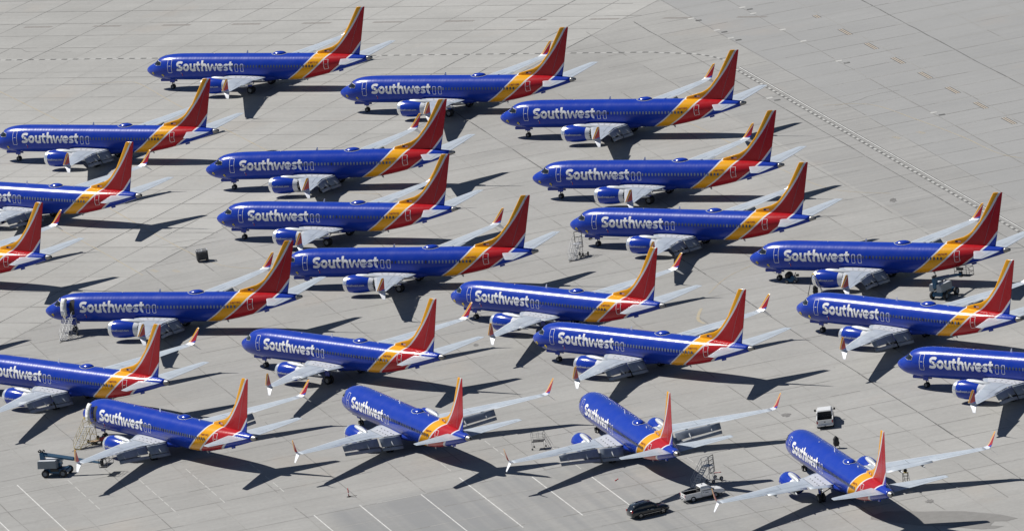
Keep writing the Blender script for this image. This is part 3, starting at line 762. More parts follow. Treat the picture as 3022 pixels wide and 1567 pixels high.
# ------------------------------------------------------------------ ground
A1, A2, SEAM = 59.8, 104.25, 690.0          # joint directions of the two slab fields and the line between them
def nrm(a): return np.array([-math.sin(R(a)), math.cos(R(a))])
def drn(a): return np.array([math.cos(R(a)), math.sin(R(a))])
def field1(p): return p @ nrm(A1) > SEAM
def at(a, off, t): return nrm(a) * off + drn(a) * t
def concrete():
    t = NT('apron_concrete')
    g = t.node('ShaderNodeNewGeometry'); pos = t.node('ShaderNodeVectorMath', operation='ADD'); t.l.new(g.outputs['Position'], pos.inputs[0]); pos.inputs[1].default_value = (0, Y0, 0)
    sp = t.node('ShaderNodeSeparateXYZ'); t.l.new(pos.outputs[0], sp.inputs[0]); X, Y = sp.outputs[0], sp.outputs[1]
    def dot(v): return t.math('ADD', t.math('MULTIPLY', X, float(v[0])), t.math('MULTIPLY', Y, float(v[1])))
    u1, v1 = dot(nrm(A1)), dot(nrm(A1 + 90)); u2, v2 = dot(nrm(A2)), dot(nrm(A2 - 90))
    def slab(u, v, u0, v0, s):
        a = t.math('FLOOR', t.math('DIVIDE', t.math('SUBTRACT', u, u0), s)); b = t.math('FLOOR', t.math('DIVIDE', t.math('SUBTRACT', v, v0), s))
        cb = t.node('ShaderNodeCombineXYZ'); t.l.new(a, cb.inputs[0]); t.l.new(b, cb.inputs[1]); w = t.node('ShaderNodeTexWhiteNoise', noise_dimensions='2D'); t.l.new(cb.outputs[0], w.inputs['Vector']); return w.outputs['Value']
    s1 = slab(u1, v1, 696.97, -1206.3, 7.7); s2 = slab(u2, v2, -367.8, 1113.9, 7.66)
    f1 = t.math('GREATER_THAN', u1, SEAM)
    n_big = t.noise(pos.outputs[0], .012, 4, .55); n_mid = t.noise(pos.outputs[0], .11, 5, .62); n_fine = t.noise(pos.outputs[0], 1.6, 5, .75)
    def streak(a, sc, k):
        cb = t.node('ShaderNodeCombineXYZ'); t.l.new(t.math('MULTIPLY', dot(drn(a)), sc[0]), cb.inputs[0]); t.l.new(t.math('MULTIPLY', dot(nrm(a)), sc[1]), cb.inputs[1]); return t.noise(cb.outputs[0], k, 4, .6)
    st = streak(14.25, (.035, .85), 1.0); st1 = streak(149.8, (.03, .6), 1.0); lane = streak(A2, (.006, .16), 1.0)
    c = t.mix(f1, (.330, .326, .313), (.372, .368, .352))
    mul = lambda c, f, lo, hi, a, b: t.mix(1.0, c, t.math_rgb(t.ramp(f, lo, hi, a, b)), 'MULTIPLY')
    sl = t.node('ShaderNodeMix', data_type='FLOAT'); t.l.new(f1, sl.inputs[0]); t.l.new(s2, sl.inputs[2]); t.l.new(s1, sl.inputs[3])
    c = mul(c, sl.outputs[0], 0, 1, .97, 1.03)
    c = mul(c, n_big, .35, .65, .93, 1.07); c = mul(c, n_mid, .3, .7, .93, 1.06); c = mul(c, n_fine, .3, .7, .93, 1.07)
    ss = t.node('ShaderNodeMix', data_type='FLOAT'); t.l.new(f1, ss.inputs[0]); t.l.new(st, ss.inputs[2]); t.l.new(st1, ss.inputs[3])
    c = mul(c, ss.outputs[0], .3, .7, .95, 1.045)
    # the newer, greyer lanes: beyond the parking base line at the bottom and along the taxi edge on the right
    near = t.math('MULTIPLY', t.math('MULTIPLY', t.ramp(v2, 1116.5, 1112.5, 0, 1), t.math('MULTIPLY', t.ramp(u2, -254.5, -257, 0, 1), t.ramp(u2, -306, -292, 0, 1))), t.ramp(lane, .40, .56, .15, 1.0))
    far = t.math('MULTIPLY', t.math('LESS_THAN', u2, -360.8), t.math('MULTIPLY', t.ramp(v2, 1312, 1311, 0, .65), t.math('GREATER_THAN', u2, -375.3)))
    far2 = t.math('MULTIPLY', t.math('LESS_THAN', u2, -375.4), .50)
    near = t.math('MULTIPLY', near, t.math('SUBTRACT', 1.0, f1)); far = t.math('MULTIPLY', far, t.math('SUBTRACT', 1.0, f1)); far2 = t.math('MULTIPLY', far2, t.math('SUBTRACT', 1.0, f1))
    c = t.mix(t.math('MULTIPLY', near, .75), c, (.225, .23, .235)); c = t.mix(t.math('MULTIPLY', far, t.ramp(st, .3, .7, .75, .25)), c, (.25, .25, .25)); c = t.mix(far2, c, (.28, .285, .29))
    # small dark droppings, oil spots and pale scuffs
    vo = t.node('ShaderNodeTexVoronoi'); vo.inputs['Scale'].default_value = .16; t.l.new(pos.outputs[0], vo.inputs['Vector'])
    spot = t.ramp(vo.outputs['Distance'], .03, .012, 0, 1); c = t.mix(t.math('MULTIPLY', spot, t.ramp(n_mid, .45, .6, 0, .55)), c, (.12, .12, .115))
    rust = t.ramp(t.noise(pos.outputs[0], .045, 4, .6), .60, .74, 0, .22); c = t.mix(rust, c, (.42, .34, .27))
    t.l.new(c, t.b.inputs['Base Color']); t.b.inputs['Roughness'].default_value = .85; t.b.inputs['Specular IOR Level'].default_value = .2
    bp = t.node('ShaderNodeBump'); bp.inputs['Strength'].default_value = .25; bp.inputs['Distance'].default_value = .02; t.l.new(n_fine, bp.inputs['Height']); t.l.new(bp.outputs[0], t.b.inputs['Normal'])
    return t.m
def _mr(s, f):
    n = s.node('ShaderNodeCombineColor')
    for i in range(3): s.l.new(f, n.inputs[i])
    return n.outputs[0]
NT.math_rgb = _mr
M['concrete'] = concrete()
def worn(name, color, base=(.37, .365, .35), amount=.35, scale=1.2):
    t = NT(name); g = t.node('ShaderNodeNewGeometry'); n_ = t.noise(g.outputs['Position'], scale, 5, .7)
    c = t.mix(t.ramp(n_, .62 - amount * .4, .68 + (1 - amount) * .2, 0, 1), color, base); t.l.new(c, t.b.inputs['Base Color']); t.b.inputs['Roughness'].default_value = .8; return t.m
M['joint_dark'] = worn('joint_sealant', (.10, .10, .095), amount=.25, scale=.5)
M['joint_mid'] = worn('joint_sealant_worn', (.19, .185, .175), amount=.3, scale=.6)
M['joint_faint'] = worn('joint_faint', (.27, .265, .25), amount=.4, scale=.5)
M['mark_black'] = worn('black_marking', (.09, .09, .088), amount=.2, scale=1.0)
M['mark_white'] = worn('white_marking', (.62, .62, .60), amount=.45, scale=.8)
M['mark_white_faint'] = worn('faded_white_marking', (.50, .50, .48), amount=.7, scale=.9)
M['mark_yellow'] = worn('faded_yellow_marking', (.41, .345, .23), amount=.5, scale=.7)
M['mark_orange'] = worn('orange_marking', (.47, .39, .30), amount=.3, scale=1.5)
M['mark_brown'] = worn('worn_brown_marking', (.24, .21, .19), amount=.5, scale=2.2)
M['stain'] = worn('damp_stain', (.20, .195, .185), (.24, .235, .225), .5, .9)  # darker grey for the jagged patch on the ground
M['oil'] = worn('oil_stain', (.15, .145, .14), amount=.4, scale=1.2)

mb = MB(); S = 9000.0
mb.add([(-S, -S, 0), (S, -S, 0), (S, S, 0), (-S, S, 0)], [(0, 1, 2, 3)], 'concrete')
o = mb.build('apron_ground'); o['kind'] = 'structure'

def quad_line(mb, a, b, w, k, z):
    a, b = np.array(a, float), np.array(b, float); d = b - a; L = np.hypot(*d)
    if L < 1e-4: return
    n_ = np.array([-d[1], d[0]]) / L * w / 2
    mb.add([(a[0] + n_[0], a[1] + n_[1] - Y0, z), (b[0] + n_[0], b[1] + n_[1] - Y0, z), (b[0] - n_[0], b[1] - n_[1] - Y0, z), (a[0] - n_[0], a[1] - n_[1] - Y0, z)], [(0, 3, 2, 1)], k)
def poly_line(mb, pts, w, k, z):
    for a, b in zip(pts, pts[1:]): quad_line(mb, a, b, w, k, z)
def in_view(p): return -110 < p[0] < 110 and 1070 < p[1] < 1510
jr = random.Random(3)
def joint(mb, a, off, t0, t1, w, k, z, want, jitter=.05, patchy=.15):
    t_ = t0; j = 0.0
    while t_ < t1:
        L = jr.uniform(2.5, 9); p, q = at(a, off + j, t_), at(a, off + (j2 := jr.gauss(0, jitter)), min(t1, t_ + L)); mid = (p + q) / 2
        if in_view(mid) and field1(mid) == want:
            kk = k
            if jr.random() < patchy: kk = {'joint_dark': 'joint_mid', 'joint_mid': 'joint_faint', 'joint_faint': 'joint_mid'}[k]
            quad_line(mb, p, q, w * jr.uniform(.7, 1.35), kk, z)
        j = j2; t_ += L
j1 = MB(); j2_ = MB()
for k in range(-8, 26):
    joint(j1, A1, 696.97 + 7.69 * k, 900, 1560, .17, jr.choice(['joint_mid', 'joint_mid', 'joint_dark', 'joint_faint']), .004, True)
hs = [-1245.11 - 7.77 * k for k in range(12, 0, -1)] + [-1245.11, -1237.4, -1229.6, -1221.8, -1214.1] + [-1198.6 + 7.72 * k for k in range(0, 26)]
for i, h_ in enumerate(hs): joint(j2_, A1 + 90, h_, 560, 900, .26 if h_ < -1210 else .22, 'joint_mid' if h_ < -1210 or i % 3 == 0 else 'joint_faint', .006, True, .06)
joint(j2_, A1 + 90, -1195.18, 560, 900, .26, 'joint_mid', .006, True)
for k in range(-16, 22):
    off = -367.8 + (7.648 if k > 0 else 7.79) * k
    t0_, t1_ = 900, 1600
    if off > -290: t0_ = 1113.9 if off < -254 else 1000
    kk = 'joint_dark' if k in (-4, 0, 5) else jr.choice(['joint_mid', 'joint_mid', 'joint_faint'])
    joint(j1, A2, off, t0_, t1_, .15 if k in (-4, 5) else .13, kk, .004, False)
for off, a_, b_ in ((-310.0, 1060, 1121), (-317.7, 1060, 1121.5), (-325.6, 1060, 1113), (-302.4, 1060, 1100)): joint(j1, A2, off, a_, b_, .14, 'joint_mid', .004, False)
for k in range(-6, 52): joint(j2_, A2 - 90, 1113.9 + 7.67 * k, 120, 520, .20, 'joint_mid' if k in (0, 17, 24, 26, 5) else jr.choice(['joint_faint', 'joint_faint', 'joint_mid']), .006, False, .05, .35)
a_, b_ = at(A1, SEAM, 1000), at(A1, SEAM, 1600)
for i in range(80): quad_line(j1, a_ + (b_ - a_) * i / 80 + nrm(A1) * jr.gauss(0, .05), a_ + (b_ - a_) * (i + 1) / 80 + nrm(A1) * jr.gauss(0, .05), jr.uniform(.14, .26), 'joint_mid' if i % 4 else 'joint_dark', .008)
for i, mb in enumerate((j1, j2_)): o = mb.build('pavement_joints'); o['kind'] = 'structure'
# cracks wandering across single slabs
mb = MB()
for (x0, y0), a0, n_ in (((-18, 1338), 200, 9), ((-11, 1352), 215, 9), ((-62, 1438), 150, 8), ((-30, 1322), 95, 6), ((20, 1262), 120, 8), ((-40, 1300), 190, 6), ((-46, 1250), 100, 7), ((48, 1330), 20, 6)):
    p = np.array([x0, y0], float); a = a0
    for i in range(n_):
        a += jr.gauss(0, 26); q = p + drn(a) * jr.uniform(1.0, 2.6) ; quad_line(mb, p, q, .12, 'joint_mid', .010); p = q; a = a0 + (a - a0) * .6
o = mb.build('pavement_cracks'); o['kind'] = 'structure'

# painted markings, each set one sheet
mk = MB()
for k in range(-4, 21):
    t_ = 795.07 - 12.43 * k; c0 = at(A1 + 90, -1227.7, t_); c1 = at(A1 + 90, -1227.7, t_ - 5.0)
    if c0[0] > 48: continue
    for q in (-.32, -.02, .28): quad_line(mk, c0 + nrm(A1 + 90) * q, c1 + nrm(A1 + 90) * q, .17, 'mark_brown', .012)
o = mk.build('faded_edge_marking'); o['kind'] = 'structure'
mk = MB()
t_ = 800.0
path = [at(A1 + 90, -1206.75, t_ - 2.0 * i) for i in range(0, 64)]
path = [p for p in path if p[0] < 24.5] + [np.array(p) for p in ((25.45, 1380.9), (27.6, 1379.3), (30.2, 1377.2), (31.6, 1375.4), (32.9, 1373.4), (33.7, 1371.8), (34.4, 1370.0))]
r0 = at(A2, -370.15, float(np.dot((36.0, 1363.9), drn(A2)))); full = path + [r0]
arc = [0.0]
for a_, b_ in zip(full, full[1:]): arc.append(arc[-1] + float(np.hypot(*(b_ - a_))))
def along(s):
    i = min(len(full) - 2, max(0, int(np.searchsorted(arc, s)) - 1)); u = (s - arc[i]) / (arc[i + 1] - arc[i]); return full[i] + (full[i + 1] - full[i]) * u
poly_line(mk, full, .42, 'mark_white_faint', .012)
s = 0.3
while s < arc[-1] - 1: quad_line(mk, along(s), along(s + 1.0), .40, 'mark_black', .016); s += 2.0
q0 = float(np.dot(r0, drn(A2))); t_ = q0
L0, L1 = at(A2, -370.13, q0), at(A2, -370.13, 1000); quad_line(mk, L0, L1, .50, 'mark_white_faint', .012)
while t_ > 1040: quad_line(mk, at(A2, -370.13, t_ - .15), at(A2, -370.13, t_ - 1.0), .34, 'mark_black', .016); t_ -= 1.95
for off, w_, k_ in ((-369.90, .08, 'mark_black'), (-370.37, .08, 'mark_black'), (-370.78, .09, 'mark_black'), (-370.92, .18, 'mark_white'), (-371.07, .12, 'mark_black')): quad_line(mk, at(A2, off, q0), at(A2, off, 1000), w_, k_, .020)
o = mk.build('taxiway_edge_marking'); o['kind'] = 'structure'
mk = MB()
for k in range(-2, 14):
    t0_ = 1326.4 - 12.37 * k if k >= 0 else 1326.4 - 12.37 * k
    if k < -1: continue
    L_ = 4.9 if k >= 0 else 2.2
    for q, kk, w_ in ((-.36, 'mark_black', .13), (-.18, 'mark_orange', .16), (0, 'mark_black', .12), (.18, 'mark_orange', .16), (.36, 'mark_black', .13)): quad_line(mk, at(A2, -390.27 + q, t0_ - 1.2), at(A2, -390.27 + q, t0_ - 1.2 - L_), w_, kk, .012)
for x0, y0 in ((33.0, 1419.5), (18.5, 1428.0)):
    poly_line(mk, [np.array((x0, y0)), np.array((x0 + 5, y0 - 6)), np.array((x0 + 6.2, y0 - 7.4))], .14, 'mark_brown', .012)
o = mk.build('orange_bar_marking'); o['kind'] = 'structure'
mk = MB()
for off, a_, b_, k_ in ((-226.5, 1156.8, 1100, 'mark_white'), (-220.45, 1145, 1100, 'mark_white'), (-254.1, 1114.2, 1060, 'mark_white'), (-260.05, 1114.7, 1060, 'mark_white'), (-267.7, 1114.1, 1060, 'mark_white'), (-273.8, 1118.3, 1089.6, 'mark_white'),
                        (-281.35, 1111.9, 1089.7, 'mark_white'), (-287.4, 1106.4, 1090.2, 'mark_white'), (-232.5, 1154.4, 1136.7, 'mark_white_faint'), (-240.15, 1147.6, 1127.0, 'mark_white_faint'), (-246.4, 1148.4, 1127.5, 'mark_white_faint'),
                        (-281.35, 1133.3, 1124.5, 'mark_white_faint'), (-287.4, 1128, 1110.5, 'mark_white_faint'), (-253.9, 1145, 1128, 'mark_white_faint'), (-273.8, 1135, 1122, 'mark_white_faint'), (-299.7, 1120, 1100, 'mark_white_faint')):
    t_ = a_
    while t_ > b_:
        L_ = 30 if k_ == 'mark_white' else 2.6; e = max(b_, t_ - L_); quad_line(mk, at(A2, off, t_), at(A2, off, e), .15 if k_ == 'mark_white' else .12, k_, .012); t_ = e - (0 if k_ == 'mark_white' else jr.uniform(.3, 1.6))
for tt_, a_, b_ in ((1089.4, 281.3, 287.5), (1113.95, 262, 268.4), (1157, 224.5, 232.0)): quad_line(mk, at(A2 - 90, tt_, a_), at(A2 - 90, tt_, b_), .14, 'mark_white_faint', .014)
o = mk.build('parking_line_marking'); o['kind'] = 'structure'
mk = MB()
def curve_line(pts, w, k, z=.014):
    P_ = [np.array(p, float) for p in pts]; out = []
    for i in range(len(P_) - 1):
        p0, p1, p2, p3 = P_[max(0, i - 1)], P_[i], P_[i + 1], P_[min(len(P_) - 1, i + 2)]
        for u in np.linspace(0, 1, 7)[:-1]: out.append(.5 * ((2 * p1) + (-p0 + p2) * u + (2 * p0 - 5 * p1 + 4 * p2 - p3) * u * u + (-p0 + 3 * p1 - 3 * p2 + p3) * u ** 3))
    poly_line(mk, out + [P_[-1]], w, k, z)
curve_line([(-58.5, 1412.5), (-53.5, 1410.6), (-51.0, 1407), (-45.8, 1390.2), (-36.8, 1363.4), (-24.5, 1326.5), (-22.0, 1318), (-16.8, 1313)], .15, 'mark_yellow')
curve_line([(-79, 1434), (-72.4, 1415.6), (-67.1, 1400.7), (-62.3, 1387.2), (-52, 1358)], .15, 'mark_yellow')
curve_line([(-56, 1330), (-48, 1305.5), (-42.5, 1290), (-38, 1281), (-30, 1275)], .15, 'mark_yellow')
curve_line([(-70, 1340), (-62, 1318), (-55, 1298), (-50, 1283)], .13, 'mark_yellow')
curve_line([(23.67, 1221.5), (23.1, 1218.0), (23.0, 1215.2), (23.7, 1213.0)], .42, 'mark_yellow')
curve_line([(38.5, 1246), (33, 1243), (28, 1237), (25, 1229)], .13, 'mark_yellow')
curve_line([(46.5, 1331.5), (53, 1328), (58.5, 1315), (64, 1300), (69, 1285), (77, 1277)], .13, 'mark_yellow')
curve_line([(12, 1350), (20, 1346), (28, 1330), (37, 1300), (44, 1280), (52, 1272)], .13, 'mark_yellow')
for x0, y0 in ((-49.5, 1362), (-46.5, 1363.5), (-27.5, 1341), (-25.0, 1342), (-46.0, 1283.5), (-49, 1285.5), (-74.5, 1283), (54.5, 1306), (58.0, 1307)):
    for q in range(2): quad_line(mk, (x0 + q * .28, y0 + q * .3), (x0 + .9 + q * .28, y0 - 1.9 + q * .3), .13, 'mark_yellow', .014)
o = mk.build('yellow_guide_marking'); o['kind'] = 'structure'
# pale patches beside the joints, oil spots, and the jagged grey patch at the lower right
mk = MB()
for off, t_ in ((-383.1, 1352), (-383.1, 1346.5), (-383.1, 1332), (-383.1, 1322), (-383.1, 1305), (-367.8, 1290), (-375.4, 1340), (-375.4, 1333), (-374.8, 1351), (-360.2, 1300), (-383.2, 1262)):
    c = at(A2, off, t_); quad_line(mk, c, c + np.array([.9, .15]), .9, 'mark_white_faint', .018)
    if jr.random() < .5: quad_line(mk, c + np.array([1.0, -2.0]), c + np.array([1.9, -1.9]), .8, 'mark_black', .018)
o = mk.build('repair_patches'); o['kind'] = 'structure'
mk = MB()
def blob(c, rx, ry, k, z, rot=0.0, n=22, rough=.28, seed=1):
    q = random.Random(seed); vs = []
    for i in range(n):
        a = 2 * math.pi * i / n; r = 1 + q.uniform(-rough, rough); x_, y_ = rx * r * math.cos(a), ry * r * math.sin(a); vs.append((c[0] + x_ * math.cos(rot) - y_ * math.sin(rot), c[1] + x_ * math.sin(rot) + y_ * math.cos(rot) - Y0, z))
    mk.add(vs + [(c[0], c[1] - Y0, z)], [(i, (i + 1) % n, n) for i in range(n)], k)
for i, (c, rx, ry) in enumerate((((31.2, 1160.5), .55, .9), ((47.3, 1209.5), .6, 1.6), ((-22.5, 1197.5), .5, 1.2), ((45.5, 1110.5), .5, .8), ((-14, 1186), .4, 1.0), ((9, 1216), .5, 1.4), ((-6, 1218), .3, .8), ((52, 1268), .5, 1.2), ((-49, 1242), .4, 1.1))): blob(c, rx, ry, 'oil', .018, seed=i)
o = mk.build('oil_spots'); o['kind'] = 'structure'
mk = MB()
def poly(pts, k, z):
    mk.add([(x_, y_ - Y0, z) for x_, y_ in pts], [tuple(range(len(pts)))], k)
edge = [(44.2, 1106.3), (46.5, 1105.3), (49.0, 1104.0), (51.5, 1101.8), (53.2, 1100.2), (55.0, 1097.6), (53.6, 1097.0), (52.2, 1097.6), (51.6, 1096.0), (53.2, 1094.9), (52.0, 1094.4), (50.4, 1094.9), (48.6, 1096.4), (46.8, 1098.2), (43.4, 1100.2), (40.6, 1103.1), (38.1, 1106.0), (38.3, 1107.6), (40.0, 1108.6), (42.0, 1107.8)]
poly(edge, 'stain', .018)
o = mk.build('damp_stain'); o['kind'] = 'structure'
# ------------------------------------------------------------------ ground equipment
def gp(x, y): return (x, y - Y0, 0)
def sub(parent, name, fn, **k):
    mb = MB(); fn(mb); o = mb.build(name, parent, **k); kids.setdefault(parent, []).append(o); return o
def wheel_part(parent, c, r, w, axis=(0, 1, 0), hub='hub', name='wheel'):
    def f(mb):
        mb.lathe([(-w * .5, r * .55), (-w * .5, r * .88), (-w * .3, r), (w * .3, r), (w * .5, r * .88), (w * .5, r * .55)], (0, 0, 0), axis, 'rubber', 20)
        for s_ in (-1, 1): mb.lathe([(s_ * w * .46, r * .58), (s_ * w * .34, r * .5), (s_ * w * .34, r * .2), (s_ * w * .45, .01)], (0, 0, 0), axis, hub, 14)
    return sub(parent, name, f, loc=c)

def stair_stand(loc, rz, label, h, run, w, frame, tread, guard=None, n=9, rail='steel', legs=None, dolly=None, gate_turn=0.0):
    """stairs climb along +X from the origin; platform of 1 m behind them"""
    t = empty('stair_stand', loc, rz, label, 'stair stand', 'wheeled stair stands')
    for s_ in (-1, 1):
        sub(t, 'stringer', lambda mb: mb.tube((0, s_ * w / 2, .12), (run, s_ * w / 2, h), .045, frame, 6))
        def hr(mb):
            for q in (.5, .95): mb.tube((.1, s_ * w / 2, .15 + q), (run, s_ * w / 2, h + q), .024, rail, 6)
            for u in (0.03, .35, .68, 1): mb.tube((run * u, s_ * w / 2, .12 + (h - .12) * u), (run * u, s_ * w / 2, .12 + (h - .12) * u + .95), .022, rail, 6)
        sub(t, 'handrail', hr)
    for i in range(n):
        u = (i + .5) / n; sub(t, 'tread', lambda mb: mb.box((run * u, 0, .12 + (h - .12) * u), (.24, w * .96, .04), tread))
    sub(t, 'platform', lambda mb: mb.box((run + .5, 0, h), (1.0, w + .1, .07), tread))
    def pr(mb):
        for s_ in (-1, 1):
            for q in (.5, 1.0): mb.tube((run, s_ * w / 2, h + q), (run + 1.0, s_ * w / 2, h + q), .026, rail, 6)
            for xx in (run, run + 1.0): mb.tube((xx, s_ * w / 2, h), (xx, s_ * w / 2, h + 1.0), .026, rail, 6)
    sub(t, 'platform_rail', pr)
    def fr(mb):
        for s_ in (-1, 1):
            y_ = s_ * w / 2
            mb.tube((run + .95, y_, .12), (run + .95, y_, h), .04, frame, 6); mb.tube((0, y_, .12), (run + .95, y_, .12), .04, frame, 6)
            mb.tube((run * .4, y_, .12), (run + .95, y_, h * .95), .026, frame, 6); mb.tube((run * .5, y_, h * .5), (run + .95, y_, .12), .026, frame, 6)
        for z_ in (.12, h * .5, h): mb.tube((run + .95, -w / 2, z_), (run + .95, w / 2, z_), .03, frame, 6)
        mb.tube((0, -w / 2, .12), (0, w / 2, .12), .035, frame, 6)
        mb.tube((run + .95, -w / 2, .12), (run + .95, w / 2, h), .022, frame, 6)
    sub(t, 'support_frame', fr)
    for s_ in (-1, 1): wheel_part(t, (run + .6, s_ * (w / 2 + .12), .22), .22, .12)
    sub(t, 'tow_bar', lambda mb: (mb.tube((0, 0, .12), (-.9, 0, .06), .03, 'blackpaint', 6), mb.tube((0, -w * .3, .12), (-.45, 0, .09), .025, 'blackpaint', 6), mb.tube((0, w * .3, .12), (-.45, 0, .09), .025, 'blackpaint', 6)))
    if guard:
        def gd(mb):
            hw, z0, z1, n_ = guard[0] / 2, h + guard[1], h + guard[2], guard[3]; c, s__ = math.cos(gate_turn), math.sin(gate_turn)
            P_ = lambda v, z_: (run + 1.12 - v * s__, v * c, z_)
            for z_ in np.linspace(z0, z1, n_): mb.tube(P_(-hw, z_), P_(hw, z_), .045, 'blackpaint', 6)
            for v in (-hw, hw): mb.tube(P_(v, z0), P_(v, z1), .045, 'blackpaint', 6)
        sub(t, 'bumper_guard', gd)
    if dolly:
        def dl(mb): mb.tube((run + .6, 0, .3), (run + dolly, 0, .25), .035, frame, 6); mb.tube((run + dolly, -.5, .25), (run + dolly, .5, .25), .035, frame, 6); mb.tube((run + .6, w / 2, .22), (run + dolly, .5, .25), .025, frame, 6)
        sub(t, 'outrigger_axle', dl)
        for s_ in (-1, 1): wheel_part(t, (run + dolly, s_ * .58, .28), .28, .14)
    return t

stair_stand(gp(8.0, 1257.6), R(66), 'bare steel stair stand with black bumper guard before a parked nose', 1.75, 2.0, .95, 'steel', 'steel', (1.0, -.7, 1.5, 4), dolly=None, gate_turn=R(35))
stair_stand(gp(-60.5, 1250.7), R(62), 'silver stair stand set below the open door of the left airliner', 2.35, 2.4, 1.0, 'steel', 'steel', None, n=11, dolly=None)
stair_stand(gp(-57.8, 1190.9), R(48), 'yellow framed stair stand below an open door, next to the boom lift', 2.3, 2.3, 1.15, 'yellowpaint', 'steel', None, n=10, rail='yellowpaint', dolly=2.3)
stair_stand(gp(18.2, 1131.0), R(38), 'steel stair stand with tall black guard behind the white pickup', 2.2, 2.1, .95, 'steel', 'steel', (1.15, -1.0, 1.05, 5), gate_turn=R(-70), dolly=1.9)

# dolly with two wheels beside the bare steel stand
t = empty('axle_dolly', gp(9.75, 1259.75), R(-18), 'small two wheeled axle dolly beside the bare steel stair stand', 'dolly')
sub(t, 'frame', lambda mb: (mb.tube((-.6, 0, .28), (.6, 0, .28), .035, 'steel', 6), mb.tube((0, 0, .28), (-.15, -1.0, .12), .03, 'blackpaint', 6), mb.box((-.15, -1.1, .1), (.3, .3, .05), 'blackpaint'), mb.tube((.5, 0, .28), (-.1, -1.0, .12), .03, 'blackpaint', 6)))
for s_ in (-1, 1): wheel_part(t, (s_ * .58, 0, .28), .28, .14, (1, 0, 0))

t = empty('tow_bar', gp(9.9, 1269.3), math.atan2(-2.3, 4.4), 'yellow and white tow bar lying past the nose wheels', 'tow bar')
sub(t, 'tube', lambda mb: (mb.tube((0, 0, .45), (2.2, 0, .45), .07, 'steel', 8), mb.tube((2.2, 0, .45), (4.8, 0, .45), .08, 'yellowtag', 8)))
sub(t, 'hitch', lambda mb: (mb.tube((4.8, 0, .45), (5.05, 0, .45), .1, 'blackpaint', 8), mb.tube((1.2, -.3, .14), (1.2, .3, .14), .04, 'blackpaint', 6), mb.tube((1.2, 0, .14), (1.2, 0, .45), .04, 'blackpaint', 6)))
for s_ in (-1, 1): wheel_part(t, (1.2, s_ * .3, .16), .16, .08)

t = empty('tool_cart', gp(-54.9, 1192.3), R(-15), 'low wheeled cart with a red box behind the yellow stairs', 'cart')
sub(t, 'deck', lambda mb: (mb.box((-.4, 0, .42), (1.5, .6, .08), 'wood'), mb.tube((-1.1, 0, .4), (-1.7, 0, .5), .03, 'yellowpaint', 6)))
sub(t, 'box', lambda mb: (mb.box((.45, 0, .68), (.7, .5, .42), 'redpaint'), mb.box((.45, 0, .90), (.4, .3, .05), 'liftgrey')))
for a_ in (-.9, .4):
    for s_ in (-1, 1): wheel_part(t, (a_, s_ * .3, .2), .2, .1)

